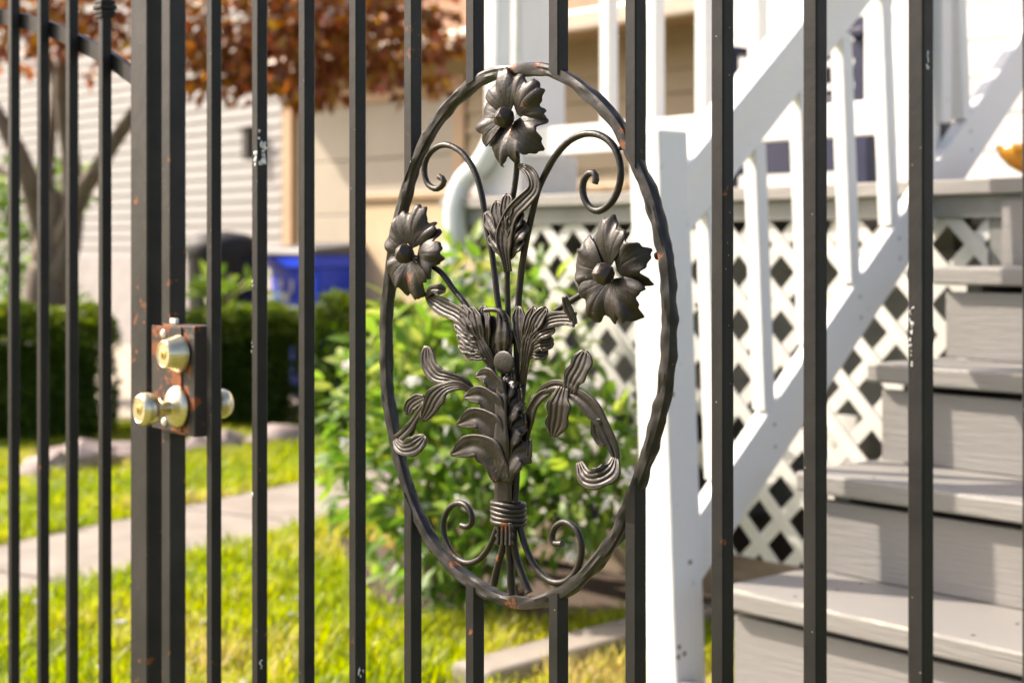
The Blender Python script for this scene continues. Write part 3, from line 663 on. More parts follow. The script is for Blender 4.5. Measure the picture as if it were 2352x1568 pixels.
# ------------------------------------------------------------------ porch
DZ = 1.286; PY = 3.40
porch = thing('front_porch', (-3.2, 4.4, 0), 'white porch with square column, balusters, grey deck and lattice skirt', 'porch')
nb = 15
for k in range(nb):
    y0 = PY + k * .142; b = MB(); b.box(-4.30, 1.0, y0, y0 + .136, DZ - .038, DZ); b.build('deck_board', GREY_X, porch, bevel=.004)
b = MB(); b.box(-4.28, 1.0, PY + .03, PY + .068, DZ - .095, DZ - .039); b.build('fascia', GREY_D, porch, bevel=.003)
b = MB(); b.box(-4.27, -4.232, PY + .07, 5.515, DZ - .16, DZ - .039); b.build('joist', GREY_D, porch)
# skirt
SY = PY + .045
b = MB(); b.box(-4.25, -2.165, SY - .006, SY + .03, .10, .23); sk = b.build('lattice_panel', TIMBER, porch)
lattice(sk, [(-4.25, .231), (-2.165, .231), (-2.165, DZ - .097), (-4.25, DZ - .097)], (lambda u, v: (u, SY + .012, v), (0, -1, 0)), .0058, m=WHITE_L, ph=.2)
for k in range(12):
    b = MB(); b.box(-4.262, -4.235, SY + .08 + k * .163, SY + .2415 + k * .163, 0, DZ - .161); b.build('side_light_block', GREY_D, porch)  # added boards, closing the left side so the space behind the lattice stays dark
b = MB(); b.box(-2.16, 1.0, SY + .002, SY + .03, 0, DZ - .097); b.build('skirt_light_block', GREY_D, porch)  # added board, keeps sky and sun from reaching under the deck
b = MB(); b.box(-4.2, -2.2, SY + .35, SY + .375, .62, DZ - .18); b.build('beam', GREY_D, porch)
for x in (-4.15, -2.6, -1.3):
    b = MB(); b.box(x, x + .09, SY + .38, SY + .47, 0, DZ - .04); b.build('pier', GREY_D, porch)
# column with plinth
cx0 = onY(1112, 300, PY + .10).x; cw = .20
b = MB(); b.box(cx0, cx0 + cw, PY + .10, PY + .10 + cw, DZ + .001, 3.6); b.build('column', WHITE_V, porch, bevel=.006)
b = MB(); b.box(cx0 - .03, cx0 + cw + .03, PY + .07, PY + .13 + cw, DZ + .001, DZ + .14); b.build('plinth', m_plain('grey_white_plinth', (.62, .61, .60), .5, 0, .06), porch, bevel=.006)
# porch rail
RY = PY + .10
b = MB(); b.box(cx0 + cw, -2.46, RY, RY + .04, CAMZ + .30, CAMZ + .394); b.build('bottom_rail', WHITE_R, porch, bevel=.003)
b = MB(); b.box(cx0 + cw, -2.46, RY - .02, RY + .06, CAMZ + 1.02, CAMZ + 1.08); b.build('top_rail', WHITE_R, porch, bevel=.003)
for k in range(7):
    x = onY(1378, 200, RY).x + k * .205
    b = MB(); b.box(x, x + .04, RY - .002, RY + .042, CAMZ + .32, CAMZ + 1.03); b.build('baluster', WHITE_V, porch, bevel=.003)
b = MB(); b.box(-2.459, -2.37, PY + .06, PY + .15, DZ + .001, CAMZ + 1.1); b.build('newel_post', WHITE_V, porch, bevel=.004)
# downspout with elbow
ds = [onY(1150, -150, PY + .05), onY(1148, 200, PY + .05), onY(1140, 300, PY + .05), onY(1110, 370, PY + .04), onY(1066, 415, PY + .02), onY(1046, 470, PY), onY(1044, 560, PY), onY(1044, 900, PY), onY(1044, 1180, PY)]
q = catmull([tuple(p) for p in ds], 60); b = MB(); b.tube([Vector(p) for p in q], .033, 14, sec=lambda i, k, a: min(1.15, 1/max(abs(math.cos(a)), abs(math.sin(a))))); b.build('downspout', PIPE, porch, smooth=True, sharp=40)
# house wall behind the porch
WY = 5.55
hs = thing('white_house', (-1.5, WY, 0), 'white clapboard house wall behind the porch', 'house')
wx0 = onY(1650, 300, WY).x
for k in range(26):
    z = .0 + k * .15
    b = MB(); b.prism([(wx0, WY, z), (wx0, WY - .007, z), (wx0, WY - .003, z + .149), (wx0, WY, z + .149)], (1.6 - wx0, 0, 0)); b.build('siding_board', WHITE_W, hs)
b = MB(); b.box(wx0, 1.6, WY, WY + .1, 0, 4.0); b.build('wall', WHITE_W, hs)
b = MB(); b.box(wx0 - .09, wx0 - .001, WY - .03, WY + .08, 0, 3.9); b.build('corner_trim', WHITE_V, hs)

# navy slatted bench on the porch
bx0 = onY(1745, 250, 4.75).x; bx1 = onY(2090, 250, 4.75).x
bench = thing('porch_bench', ((bx0 + bx1)/2, 4.75, DZ), 'navy blue slatted bench standing on the porch behind balusters', 'bench')
for k in range(6):
    z = DZ + .38 + k * .095; b = MB(); b.box(bx0 + .05, bx1 - .05, 4.98 + k * .02, 5.005 + k * .02, z, z + .068); b.build('back_slat', NAVY, bench, bevel=.004)
for k in range(5):
    y = 4.52 + k * .09; b = MB(); b.box(bx0 + .04, bx1 - .04, y, y + .075, DZ + .34, DZ + .365); b.build('seat_slat', NAVY, bench, bevel=.004)
b = MB(); b.box(bx0 + .061, bx1 - .061, 4.53, 4.555, DZ + .10, DZ + .339); b.build('apron', NAVY, bench, bevel=.003)
for x in (bx0, bx1 - .06):
    for y in (4.5, 4.96):
        b = MB(); b.box(x, x + .06, y, y + .06, DZ + .001, DZ + (.56 if y < 4.8 else .98)); b.build('leg', NAVY, bench, bevel=.004)
    b = MB(); b.box(x - .01, x + .07, 4.46, 4.958, DZ + .561, DZ + .59); b.build('arm', NAVY, bench, bevel=.004)

# amber glass bowl on the deck edge
ac = onY(2366, 400, PY + .16); az = DZ + .001
bowl = thing('glass_bowl', (ac.x, ac.y, az), 'ribbed amber glass bowl on a short stem by the top step', 'bowl')
b = MB(); prof = [(.03, .0), (.03, .004), (.008, .010), (.007, .012), (.02, .016), (.05, .034), (.072, .060), (.080, .085), (.077, .085), (.068, .062), (.046, .040), (.01, .024)]
n = 48; vs = []; fs = []
for r, h in prof:
    for k in range(n):
        a = 2*math.pi*k/n; rr = r * (1 + (.04 * math.cos(16*a) if r > .045 else 0)); vs.append((ac.x + rr*math.cos(a), ac.y + rr*math.sin(a), az + h))
for i in range(len(prof)-1):
    for k in range(n): fs.append((i*n+k, i*n+(k+1)%n, (i+1)*n+(k+1)%n, (i+1)*n+k))
fs += [tuple(reversed(range(n))), tuple(range((len(prof)-1)*n, len(prof)*n))]
b.add(vs, fs); b.build('bowl', AMBER, bowl, smooth=True)

# ------------------------------------------------------------------ neighbouring house, garage
HYY = 8.3
nh = thing('neighbour_house', (onY(300, 500, HYY).x, HYY, 0), 'cream vinyl sided house beyond the maple and hedge', 'house')
hx0, hx1 = -30, onY(648, 500, HYY).x
zf = onY(350, 595, HYY).z
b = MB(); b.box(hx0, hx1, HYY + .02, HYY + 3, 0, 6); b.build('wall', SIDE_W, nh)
b = MB(); b.box(hx0, hx1, HYY - .03, HYY + .019, 0, zf); b.build('foundation', FOUND, nh)
k = 0; z = zf + .001
while z < 5.6:
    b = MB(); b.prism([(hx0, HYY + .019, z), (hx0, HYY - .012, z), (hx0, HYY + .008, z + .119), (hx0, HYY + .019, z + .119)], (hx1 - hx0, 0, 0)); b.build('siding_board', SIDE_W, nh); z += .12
wl = onY(572, 330, HYY - .08); b = MB(); b.box(wl.x - .06, wl.x + .06, wl.y - .06, wl.y + .06, wl.z - .16, wl.z + .14); b.box(wl.x - .09, wl.x + .09, wl.y - .09, wl.y + .09, wl.z + .14, wl.z + .17); b.build('wall_lantern', DARK, nh, bevel=.02)

GY = 7.6
gx0 = onY(672, 500, GY).x; gx1 = onY(1700, 500, GY).x; EZ = onY(1400, 75, GY).z
gar = thing('garage', ((gx0 + gx1)/2, GY, 0), 'tan garage with orange brown shingle roof beyond the bins', 'garage')
b = MB(); b.box(gx0, gx1, GY + .02, GY + 5, 0, EZ); b.build('wall', SIDE_T, gar)
b = MB(); b.box(gx0 - .12, gx0 + .02, GY - .03, GY + .1, 0, EZ); b.build('corner_trim', TRIM_T, gar, bevel=.005)
dx0 = onY(700, 300, GY).x; dx1 = onY(1046, 300, GY).x; dzt = onY(860, 238, GY).z
b = MB(); b.box(dx1 + .001, dx1 + .14, GY - .03, GY + .019, 0, dzt + .14); b.build('door_trim', TRIM_T, gar, bevel=.005)
b = MB(); b.box(dx0, dx1, GY - .03, GY + .019, dzt + .001, dzt + .14); b.build('door_trim', TRIM_T, gar, bevel=.005)
for k in range(5):
    h = dzt / 5; b = MB(); b.box(dx0, dx1, GY - .02 + .0, GY + .018, k * h + .004, (k + 1) * h - .004); b.build('door_panel', DOOR_B, gar, bevel=.008)
z = .05
while z < EZ - .2:
    b = MB(); b.prism([(dx1 + .142, GY + .019, z), (dx1 + .142, GY - .016, z), (dx1 + .142, GY + .006, z + .159), (dx1 + .142, GY + .019, z + .159)], (gx1 - dx1 - .142, 0, 0)); b.build('siding_board', SIDE_T, gar); z += .16
b = MB(); b.box(gx0 - .2, gx1 + .2, GY - .45, GY + .019, EZ - .03, EZ); b.build('soffit', TRIM_T, gar)
b = MB(); b.box(gx0 - .2, gx1 + .2, GY - .53, GY - .451, EZ - .06, EZ + .08); b.build('gutter', m_plain('tan_gutter', (.55, .45, .36), .4, 0, .05), gar, bevel=.02)
rs = .42
for k in range(14):
    y0 = GY - .5 + k * .2; z0 = EZ + .02 + k * .2 * rs
    b = MB(); b.prism([(gx0 - .25, y0, z0 + .012), (gx0 - .25, y0 + .24, z0 + .24 * rs - .0), (gx0 - .25, y0 + .24, z0 + .24 * rs + .012 - .03), (gx0 - .25, y0, z0 - .006)], (gx1 - gx0 + .5, 0, 0)); b.build('shingle_course', ROOF, gar)
# tan garden wall between porch and garage
ya = onY(845, 480, 6.3); yb = onY(1490, 480, 6.3)
gw = thing('garden_wall', ((ya.x + yb.x)/2, 6.3, 0), 'low tan rendered wall in front of the garage', 'wall')
zt = onY(950, 442, 6.3).z
b = MB(); b.box(ya.x, yb.x, 6.25, 6.38, 0, zt - .05); b.build('wall', m_plain('tan_render', (.58, .44, .28), .7, 0, .1, 4), gw, bevel=.01)
b = MB(); b.box(ya.x - .03, yb.x + .03, 6.22, 6.41, zt - .049, zt); b.build('coping', TRIM_T, gw, bevel=.01)

# ------------------------------------------------------------------ bins
def wheelie(px, depth, yaw, name, label, body, lidm, wd=.58, dp=.72, ht=1.06):
    base = at(px, HY, depth); base.z = .008
    t = thing(name, base, label, 'bin'); t.rotation_euler = (0, 0, yaw)
    def part(n, b, m, par=None, **k):
        o = b.build(n, m, None, **k); off = Vector(o.location); o.parent = par or t; o.location = off if (par is None) else off - Vector(par.location); return o
    s_ = .80
    b = MB(); tp = [(-wd/2, -dp/2), (wd/2, -dp/2), (wd/2, dp/2), (-wd/2, dp/2)]
    v = [(x*s_, y*s_, .06) for x, y in tp] + [(x, y, ht) for x, y in tp]
    b.add(v, [(3,2,1,0),(4,5,6,7),(0,1,5,4),(1,2,6,5),(2,3,7,6),(3,0,4,7)]); body_o = part('body', b, body, bevel=.03)
    b = MB(); b.box(-wd/2-.03, wd/2+.03, -dp/2-.03, dp/2+.03, ht-.09, ht-.001); part('rim', b, body, bevel=.015)
    b = MB(); b.prism([(-wd/2-.035, -dp/2-.05, ht), (-wd/2-.035, dp/2+.04, ht), (-wd/2-.035, dp/2+.02, ht+.06), (-wd/2-.035, 0, ht+.085), (-wd/2-.035, -dp/2-.03, ht+.045)], (wd+.07, 0, 0)); part('lid', b, lidm, bevel=.012)
    b = MB(); b.tube([(-wd/2+.05, dp/2+.08, ht-.02), (wd/2-.05, dp/2+.08, ht-.02)], .016, 10); part('handle', b, body, smooth=True)
    for sx_ in (-1, 1):
        b = MB(); b.lathe([(.02, -.025), (.11, -.025), (.12, -.015), (.12, .015), (.11, .025), (.02, .025)], (sx_*(wd/2-.06), dp/2*.86+.03, .12), (1, 0, 0), 24); part('wheel', b, BLACKP, smooth=True, sharp=40)
    return t, part
t, part = wheelie(788, 11.0, R_(49 - 52), 'recycling_bin', 'blue wheeled recycling bin with dark lid beside the garage door', BLUE, GREYP, .66, .84, 1.05)
# recycling emblem: three white chasing arrows on the front
b = MB()
for k in range(3):
    a0 = R_(90 + 120 * k); r0, r1 = .065, .105
    def pt(a, r): return (-.09 + r * math.cos(a), -.84/2*.965 - .012, .84 + r * math.sin(a))
    n = 8; arc = [a0 + R_(80) * i / n for i in range(n + 1)]
    poly = [pt(a, r0) for a in arc] + [pt(arc[-1], r0 - .02), pt(arc[-1] + R_(26), (r0+r1)/2), pt(arc[-1], r1 + .02)] + [pt(a, r1) for a in reversed(arc)]
    b.prism(poly, (0, .004, 0))
em = part('recycling_emblem', b, PETALW); em.rotation_euler = (R_(-4.2), 0, 0)
tb = at(510, HY, 10.8); tb.z = .008
tcan = thing('trash_can', tb, 'tall black round trash can with domed lid behind the hedge', 'bin')
b = MB(); b.lathe([(.19, 0), (.205, .03), (.235, 1.0), (.245, 1.02), (.245, 1.06), (.20, 1.06)], tb, (0, 0, 1), 36); b.build('body', BLACKP, tcan, smooth=True, sharp=40)
b = MB(); b.lathe([(.26, 1.061), (.262, 1.10), (.25, 1.14), (.18, 1.19), (.05, 1.215), (.01, 1.216)], tb, (0, 0, 1), 36); b.build('lid', BLACKP, tcan, smooth=True, sharp=50)

# ------------------------------------------------------------------ plants
LEAF_T = {}
def leaf_template(kind):
    if kind == 'lance':   # long leaf, folded along the midrib, drooping tip
        st = [(0, 0), (.18, .10), (.42, .17), (.68, .13), (.88, .055), (1, 0)]
    elif kind == 'oval': st = [(0, 0), (.25, .26), (.6, .30), (1, 0)]
    elif kind == 'maple': st = [(0, .02), (.25, .34), (.42, .16), (.62, .26), (.72, .08), (1, 0)]
    v = []; f = []
    for i, (u, h) in enumerate(st):
        dr = -.14 * u * u; fo = .28 * h
        v += [(u, 0, dr), (u, h, dr + fo), (u, -h, dr + fo)]
    for i in range(len(st) - 1):
        a, c = 3*i, 3*(i+1)
        f += [(a, c, c+1, a+1), (a, a+2, c+2, c)]
    return np.array(v, float), f
def fill_leaves(name, centres, dirs, sizes, rnd, kind, m, parent=None, roll=.6, wide=1.0, kindtag=None):
    """one mesh of many leaves"""
    v0, f0 = leaf_template(kind); v0 = v0 * np.array([1, wide, 1]); nL = len(centres); nv = len(v0)
    d_ = dirs / (np.linalg.norm(dirs, axis=1)[:, None] + 1e-9)
    up = np.tile(np.array([0, 0, 1.0]), (nL, 1)) + rng.normal(0, roll, (nL, 3))
    s_ = np.cross(up, d_); s_ /= np.linalg.norm(s_, axis=1)[:, None] + 1e-9; n_ = np.cross(d_, s_)
    V = centres[:, None, :] + sizes[:, None, None] * (v0[None, :, 0:1] * d_[:, None, :] + v0[None, :, 1:2] * s_[:, None, :] + v0[None, :, 2:3] * n_[:, None, :])
    V = V.reshape(-1, 3)
    off = np.array(world_loc(parent)) if parent else np.zeros(3)
    F0 = np.array(f0); F = (F0[None] + (np.arange(nL) * nv)[:, None, None]).reshape(-1, 4)
    me = bpy.data.meshes.new(name); me.vertices.add(len(V)); me.vertices.foreach_set('co', (V - off).ravel().astype(np.float32))
    me.loops.add(F.size); me.loops.foreach_set('vertex_index', F.ravel().astype(np.int32)); me.polygons.add(len(F))
    me.polygons.foreach_set('loop_start', np.arange(0, F.size, 4, dtype=np.int32)); me.polygons.foreach_set('loop_total', np.full(len(F), 4, np.int32))
    me.update(calc_edges=True); me.polygons.foreach_set('use_smooth', np.ones(len(F), bool))
    at_ = me.attributes.new('rnd', 'FLOAT', 'POINT'); at_.data.foreach_set('value', np.repeat(np.clip(rnd, 0, 1), nv).astype(np.float32))
    me.materials.append(m); o = link(bpy.data.objects.new(name, me)); o.parent = parent
    if kindtag: o['kind'] = kindtag
    return o
def ball_pts(c, r, n, shell=.45):
    u = rng.normal(size=(n, 3)); u /= np.linalg.norm(u, axis=1)[:, None]; rad = r * (shell + (1 - shell) * rng.random(n)) ; 
    return np.array(c) + u * rad[:, None], u

# flowering shrub behind the oval
sh_root = onZ(1090, 1385)
shrub = thing('flowering_shrub', sh_root, 'leafy light green shrub with white blossoms in front of the lattice', 'shrub')
cl = [(890,840,5.05,.15),(970,745,5.0,.16),(1060,650,4.95,.17),(1160,640,4.9,.15),(1225,675,4.75,.12),(860,930,4.95,.19),(980,860,4.85,.24),(1130,830,4.75,.24),(1235,870,4.65,.18),(1340,1000,4.55,.14),(860,1060,4.9,.20),(1000,1040,4.75,.26),(1160,1030,4.65,.26),(1310,1040,4.5,.22),(1420,1030,4.45,.15),(900,1190,4.85,.18),(1030,1210,4.7,.24),(1180,1190,4.6,.22),(1320,1160,4.5,.18),(1430,1130,4.45,.12),(1000,1310,4.75,.13),(1100,1310,4.65,.13)]
C = []; Dd = []
for (x, y, dpt, r) in cl:
    n = int(3200 * r * r); p, u = ball_pts(at(x, y, dpt), r, n, .35); C.append(p); Dd.append(u * .8 + rng.normal(0, .45, (n, 3)) + np.array([0, -.15, -.10]))
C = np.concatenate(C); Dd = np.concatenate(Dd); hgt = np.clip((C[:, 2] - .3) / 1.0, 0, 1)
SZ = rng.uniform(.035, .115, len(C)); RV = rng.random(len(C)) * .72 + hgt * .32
front = np.argsort(C @ np.array(Fv) - SZ * 3)[:280]; rest = np.setdiff1d(np.arange(len(C)), front)
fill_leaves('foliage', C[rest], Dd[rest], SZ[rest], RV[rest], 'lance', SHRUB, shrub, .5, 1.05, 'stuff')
lv, lf = leaf_template('lance'); variants = []
for k in range(9):       # leaves in front, one object each, sharing nine meshes
    me = bpy.data.meshes.new('leaf'); me.from_pydata((lv * np.array([1, 1.05 * (.85 + .05 * k), 1])).tolist(), [], lf); me.polygons.foreach_set('use_smooth', [True] * len(lf))
    a_ = me.attributes.new('rnd', 'FLOAT', 'POINT'); a_.data.foreach_set('value', np.full(len(lv), .08 + .11 * k, np.float32)); me.materials.append(SHRUB); variants.append(me)
for i in front:
    d_ = Vector(Dd[i]).normalized(); u_ = Vector((0, 0, 1)) + Vector(rng.normal(0, .5, 3)); s_ = u_.cross(d_).normalized(); n_ = d_.cross(s_)
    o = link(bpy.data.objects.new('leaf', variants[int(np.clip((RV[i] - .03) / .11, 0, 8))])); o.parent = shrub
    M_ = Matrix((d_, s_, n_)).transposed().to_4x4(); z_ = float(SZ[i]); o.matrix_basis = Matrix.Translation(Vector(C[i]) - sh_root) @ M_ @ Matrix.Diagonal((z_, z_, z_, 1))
for k in range(30):
    x, y, dpt, r = cl[(k * 5 + 3) % len(cl)]; e = at(x, y, dpt); s0 = sh_root + Vector((random.uniform(-.15, .15), random.uniform(-.1, .1), 0)); mid = (s0 + e) / 2 + Vector((random.uniform(-.06, .06), 0, .06))
    q = catmull([tuple(s0), tuple(mid), tuple(e)], 10); b = MB(); b.tube([Vector(p) for p in q], np.linspace(.009, .003, 10).tolist(), 6); b.build('stem', BARK, shrub, smooth=True)
# blossom clusters, each of a few small petals
blm = MB(); 
for k in range(9):
    a = k * 2.4; r = .008 * math.sqrt(k); blob(blm, (r*math.cos(a), r*math.sin(a), -.002*k*.4), .008, .008, .004, k, 1, .3)
proto = None
for k in range(64):
    x, y, dpt, r = cl[random.randrange(6, len(cl))]; p, u = ball_pts(at(x, y, dpt - .02), r * 1.02, 1, .95); p = p[0]; u = u[0]
    if u @ np.array(Fv) > .15: p = p - 2 * np.array(Fv) * (u @ np.array(Fv)) * r; 
    if proto is None:
        o = blm.build('blossom', PETALW, None, smooth=True); proto = o
    else: o = link(proto.copy())
    o.parent = shrub; o.location = Vector(p) - sh_root; o.rotation_euler = (random.uniform(-.9, .9), random.uniform(-.9, .9), random.uniform(0, 6)); s_ = random.uniform(.6, 1.25); o.scale = (s_, s_, s_)

def hedge(px0, px1, ytop, depth, dep2, thick, label, seed):
    A = at(px0, HY, depth); B = at(px1, HY, dep2); A.z = B.z = 0; ln = (B - A).length; dx = (B - A).normalized(); dn = Vector((-dx.y, dx.x, 0)); 
    if dn.dot(Fv) < 0: dn = -dn
    h = CAMZ - (ytop - HY) / FP * (depth + dep2) / 2
    t = thing('boxwood_hedge', (A + B) / 2, label, 'hedge', None)
    n = int(15000 * ln * (h + thick)); 
    u = rng.random(n); v = rng.random(n); face = rng.random(n); fr = h / (h + thick)
    a = u * ln; 
    zz = np.where(face < fr, v * h, h) ; tt = np.where(face < fr, 0, v * thick)
    wob = np.array([mnoise.noise(Vector((a[i]*2.4, zz[i]*3 + seed, tt[i]*3))) * .15 for i in range(n)])
    inset = rng.random(n) ** 2 * .12
    zz = np.where(face < fr, zz, zz + wob - inset); tt = np.where(face < fr, tt + wob + inset, tt)
    rd = np.minimum(a, ln - a); edge = np.clip(1 - rd / .18, 0, 1) ** 2
    tt = tt + np.where(face < fr, edge * .15 + np.clip(zz - h + .12, 0, .12) * .9, 0); zz = zz - np.where(face < fr, 0, edge * .12)
    Pp = np.array(A)[None] + a[:, None] * np.array(dx)[None] + tt[:, None] * np.array(dn)[None]; Pp[:, 2] = zz
    Dr = rng.normal(0, .6, (n, 3)) + np.where(face < fr, 1, 0)[:, None] * (-np.array(dn)) + np.array([0, 0, .5])
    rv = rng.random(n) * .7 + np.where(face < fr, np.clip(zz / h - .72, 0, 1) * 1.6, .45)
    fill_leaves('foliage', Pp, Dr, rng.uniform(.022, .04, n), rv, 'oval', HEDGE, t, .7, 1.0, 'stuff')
    b = MB(); b.bar(A + dn * (thick/2 + .19) + dx * .1 + Vector((0, 0, h/2 - .08)), B + dn * (thick/2 + .19) - dx * .1 + Vector((0, 0, h/2 - .08)), dn * (thick/2 - .02), (0, 0, h/2 - .09)); b.build('light_block_core', BLOCK_CORE, t)  # opaque dark box added inside the leaves to block light
BLOCK_CORE = m_plain('dark_block_core', (.03, .042, .014), .95, 0, .6, 30)  # dark colour of the added hedge core
hedge(-120, 285, 735, 8.4, 8.9, .7, 'clipped boxwood hedge below the maple trunk', 1)
hedge(428, 712, 715, 9.3, 9.5, .6, 'clipped boxwood hedge in front of the black trash can', 4)
hedge(690, 850, 698, 8.9, 8.5, .6, 'clipped boxwood bush between blue bin and flowering shrub', 9)
# sapling with broad leaflets in front of the black can
sp = at(520, HY, 10.0); sp.z = 0
sap = thing('green_sapling', sp, 'bright green leafy sapling rising over the hedge by the trash can', 'sapling')
b = MB(); b.tube([sp, sp + Vector((.03, 0, .5)), sp + Vector((0, .02, .95))], [.012, .01, .005], 6); b.build('stem', BARK, sap, smooth=True)
n = 70; p = np.array([at(random.uniform(450, 610), random.uniform(640, 725), 9.3 + random.random()*.3) for _ in range(n)]); dr = p - np.array(at(530, 720, 9.5)) + rng.normal(0, .1, (n, 3))
fill_leaves('foliage', p, dr, rng.uniform(.09, .16, n), rng.random(n) * .5 + .35, 'lance', SHRUB, sap, .4, 1.2, 'stuff')
# little shrub by the house foundation
for px, py, dpt, r, lab in ((40, 445, 11.5, .22, 'small green bush at the cream house behind the maple'),):
    c = at(px, py, dpt); g0 = Vector((c.x, c.y, 0)); t = thing('green_bush', g0, lab, 'bush')
    C = []; Dd = []
    for dx_, dz_ in ((0, 0), (.35, .06), (-.3, -.1), (.1, -.45), (.3, -.9), (-.2, -.8), (0, -1.2)):
        pp, u = ball_pts(c + Rv * dx_ + Vector((0, 0, dz_)), r * 1.2, 260, .3); C.append(pp); Dd.append(u + rng.normal(0, .4, u.shape))
    C = np.concatenate(C); Dd = np.concatenate(Dd); fill_leaves('foliage', C, Dd, rng.uniform(.05, .09, len(C)), rng.random(len(C)) * .7, 'oval', SHRUB, t, .6, 1, 'stuff')
    b = MB(); b.tube([g0, g0 + Vector((0, 0, c.z))], [.03, .01], 8); b.build('trunk', BARK, t, smooth=True)

# maple
MD = 9.9
mb = at(110, HY, MD); mb.z = 0
maple = thing('maple_tree', mb, 'red leaved maple with several bare lower limbs', 'tree')
def limb(name, px, r0, r1, n=26, wob=.02):
    q = catmull([tuple(at(x, y, d_)) for x, y, d_ in px], n); b = MB()
    pts = [Vector(p) + Vector((mnoise.noise(Vector((i*.3, px[0][0], 0)))*wob, mnoise.noise(Vector((i*.3, px[0][0], 5)))*wob, 0)) for i, p in enumerate(q)]
    b.tube(pts, np.linspace(r0, r1, n).tolist(), 12); return b.build(name, BARK, maple, smooth=True)
limb('trunk', [(110, 970, MD), (108, 800, MD), (112, 650, MD), (128, 520, MD), (135, 440, MD)], .16, .085)
limb('limb', [(112, 700, MD), (160, 560, MD-.1), (165, 420, MD-.1), (155, 300, MD-.2), (145, 160, MD-.2), (150, 20, MD)], .085, .03)
limb('limb', [(130, 600, MD), (180, 460, MD-.2), (230, 380, MD-.3), (300, 270, MD-.4), (380, 170, MD-.4), (470, 60, MD-.3)], .07, .022)
limb('limb', [(108, 620, MD), (85, 480, MD), (55, 380, MD-.1), (10, 290, MD-.1), (-60, 180, MD)], .075, .03)
limb('limb', [(120, 520, MD), (110, 420, MD+.1), (115, 330, MD+.2), (125, 200, MD+.2), (90, 60, MD+.2)], .055, .025)
limb('limb', [(300, 270, MD-.4), (420, 200, MD-.6), (600, 130, MD-.8), (760, 110, MD-1), (900, 120, MD-1.2)], .03, .008)
limb('limb', [(60, 420, MD), (20, 400, MD+.2), (-60, 370, MD+.3)], .035, .02)
mc = [(480,60,.55),(560,120,.45),(640,60,.55),(720,140,.40),(600,180,.30),(500,170,.32),(760,40,.5),(840,110,.34),(690,215,.16),(760,205,.18),(900,170,.20),(960,120,.20),(880,40,.35),(1000,190,.13),(940,215,.10),(1030,100,.15),(990,30,.2),(-40,30,.5),(60,40,.35),(170,20,.35),(270,60,.30),(250,130,.16),(30,130,.2),(130,110,.16),(210,170,.10),(360,-40,.5),(460,-120,.7),(700,-120,.8),(900,-120,.6),(150,-120,.7),(-100,-80,.7),(420,120,.3)]
C = []; Dd = []
for x, y, r in mc:
    n = int((560 if x < 400 else 760) * r ** 1.6); dpt = MD - .5 + random.uniform(-.35, .35) - max(0, (x - 400)) * .0014
    p, u = ball_pts(at(x, y, dpt), r, n, .15); p[:, 2] = at(x, y, dpt).z + (p[:, 2] - at(x, y, dpt).z) * .55
    C.append(p); Dd.append(u * .6 + rng.normal(0, .5, (n, 3)) + np.array([0, 0, -.5]))
C = np.concatenate(C); Dd = np.concatenate(Dd)
fill_leaves('crown', C, Dd, rng.uniform(.06, .11, len(C)), rng.random(len(C)) ** 1.1, 'maple', MAPLE, maple, .6, 1.1, 'stuff')

# edging stones, concrete edging
def stone(px, py, s, label, grp, seed):
    p = onZ(px, py); b = MB(); blob(b, p + Vector((0, 0, s * .25)), s, s * .8, s * .55, seed, 2, .7); o = b.build('edging_stone', STONE, None, smooth=True, sharp=35); tag(o, label, 'stone', grp); o.rotation_euler = (0, 0, seed)
for i, (x, y) in enumerate(((70, 1108), (125, 1095), (185, 1088), (240, 1075), (285, 1066))): stone(x, y, .13 + .03 * (i % 3), 'rough pinkish edging stone at the foot of the maple hedge', 'edging stones below the maple hedge', i)
for i, (x, y) in enumerate(((455, 1048), (520, 1040), (590, 1036), (650, 1030))): stone(x, y, .12 + .03 * (i % 2), 'rough pinkish edging stone before the trash can hedge', 'edging stones below the trash can hedge', i + 11)
e0, e1 = onZ(1080, 1590), onZ(1640, 1432); ed = (e1 - e0).normalized(); en = Vector((-ed.y, ed.x, 0)) * .07
b = MB(); b.bar(e0 + Vector((0, 0, .02)), e1 + Vector((0, 0, .02)), en, (0, 0, .045)); tag(b.build('concrete_edging', CONC, None, bevel=.012), 'pale concrete edging strip across lawn toward the newel post', 'edging')

# ------------------------------------------------------------------ lawn blades
def in_poly(P, poly):
    x, y = P[:, 0], P[:, 1]; inside = np.zeros(len(P), bool); n = len(poly)
    for i in range(n):
        x1, y1 = poly[i][0], poly[i][1]; x2, y2 = poly[(i+1) % n][0], poly[(i+1) % n][1]
        c = ((y1 > y) != (y2 > y)) & (x < (x2 - x1) * (y - y1) / (y2 - y1 + 1e-12) + x1); inside ^= c
    return inside
N = 150000
dep = np.sqrt(rng.random(N) * (9.6**2 - 3.3**2) + 3.3**2); lat = (rng.random(N) * 2550 - 350 - CX) / FP * dep
G = dep[:, None] * np.array(Fv)[None] + lat[:, None] * np.array(Rv)[None]
keep = ~in_poly(G, bed)
pa = (G - np.array(pn0)) @ np.array(pdir); pw = (G - np.array(pn0)) @ np.array(pnorm)
keep &= ~((pw > .0) & (pw < wid))
ew = (G - np.array(e0)) @ np.array(en / .07); keep &= ~(np.abs(ew) < .07)
keep &= ~((G[:, 1] > 2.1) & (G[:, 0] > -2.4)) & (G[:, 1] < 6.2) & ~((G[:, 1] > 3.42) & (G[:, 0] > -4.3))
G = G[keep]; n = len(G); G[:, 2] = 0
cl_n = np.array([mnoise.noise(Vector((g[0]*1.6, g[1]*1.6, 0))) for g in G]); fine = np.array([mnoise.noise(Vector((g[0]*7, g[1]*7, 4))) for g in G])
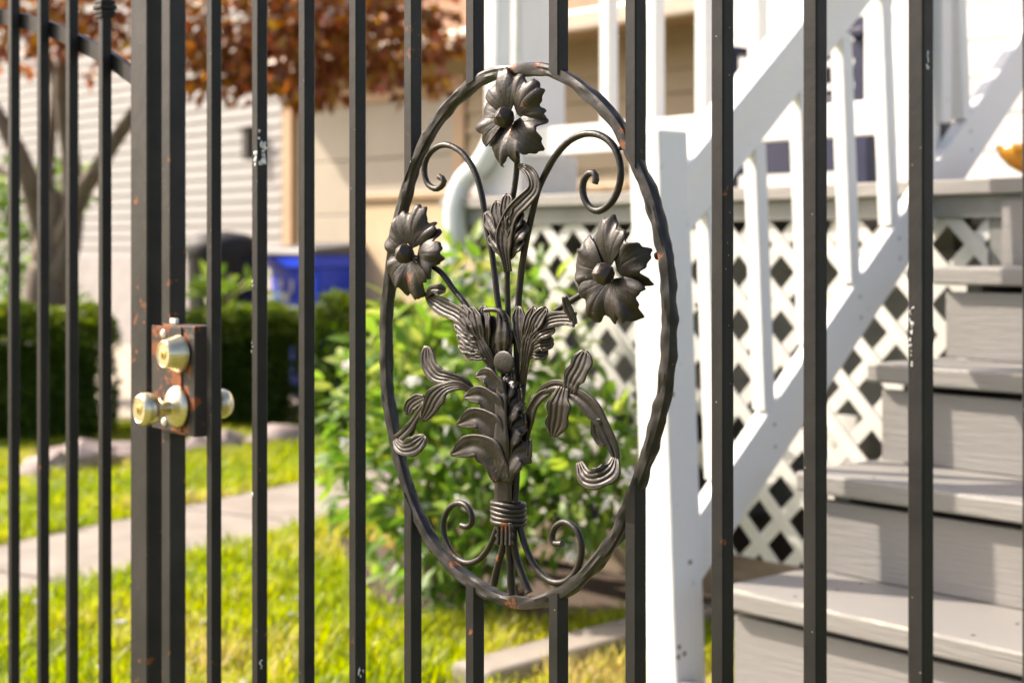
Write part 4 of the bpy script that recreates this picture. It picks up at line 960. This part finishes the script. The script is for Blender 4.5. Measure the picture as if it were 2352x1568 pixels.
hgt = (.045 + .035 * rng.random(n)) * (1 + .5 * fine); az = rng.random(n) * 2 * np.pi; ln = rng.random(n) * .8 + .1; wdt = .0035 + .003 * rng.random(n)
sd_ = np.stack([-np.sin(az), np.cos(az), 0*az], 1); ou = np.stack([np.cos(az), np.sin(az), 0*az], 1)
V = np.empty((n, 5, 3)); V[:, 0] = G - sd_ * wdt[:, None]; V[:, 1] = G + sd_ * wdt[:, None]
midp = G + ou * (ln * hgt * .35)[:, None]; midp[:, 2] = hgt * .6; V[:, 2] = midp + sd_ * (wdt * .8)[:, None]; V[:, 3] = midp - sd_ * (wdt * .8)[:, None]
tipp = G + ou * (ln * hgt)[:, None]; tipp[:, 2] = hgt; V[:, 4] = tipp
me = bpy.data.meshes.new('grass'); me.vertices.add(n * 5); me.vertices.foreach_set('co', V.ravel().astype(np.float32))
lp = np.tile(np.array([0, 1, 2, 3, 3, 2, 4]), (n, 1)) + (np.arange(n) * 5)[:, None]
me.loops.add(lp.size); me.loops.foreach_set('vertex_index', lp.ravel().astype(np.int32)); me.polygons.add(n * 2)
me.polygons.foreach_set('loop_start', (np.array([0, 4])[None] + (np.arange(n) * 7)[:, None]).ravel().astype(np.int32)); me.polygons.foreach_set('loop_total', np.tile([4, 3], n).astype(np.int32)); me.update(calc_edges=True)
rv = np.clip(.52 + cl_n * .62 + fine * .15 + rng.normal(0, .13, n), 0, 1)
at_ = me.attributes.new('rnd', 'FLOAT', 'POINT'); at_.data.foreach_set('value', np.repeat(rv, 5).astype(np.float32))
me.materials.append(GRASS); go = link(bpy.data.objects.new('grass', me)); tag(go, 'short sunlit yellow green lawn grass', 'grass', kind='stuff')
# white clover heads
cp = None
for k in range(16):
    x, y = random.uniform(60, 720), random.uniform(1370, 1590)
    p = onZ(x, y, .055)
    if cp is None:
        b = MB(); b.tube([(0, 0, -.055), (0, .004, 0)], .0012, 5)
        for j in range(14):
            a = j * 2.4; rr = .009 * math.sqrt(j / 14); blob(b, (rr * math.cos(a), rr * math.sin(a), .006 - rr * .5), .0035, .0035, .006, j, 1, .2)
        o = b.build('clover_flower', PETALW, None, smooth=True); o.location = (0, 0, 0); cp = o
    else: o = link(cp.copy())
    o.location = Vector((p.x, p.y, 0)); s_ = random.uniform(.6, 1.0); o.scale = (s_, s_, 1)
    tag(o, 'tiny white clover flower in the lawn by the fence', 'clover', 'white clover flowers in the lawn')
scene.cycles.use_denoising = True
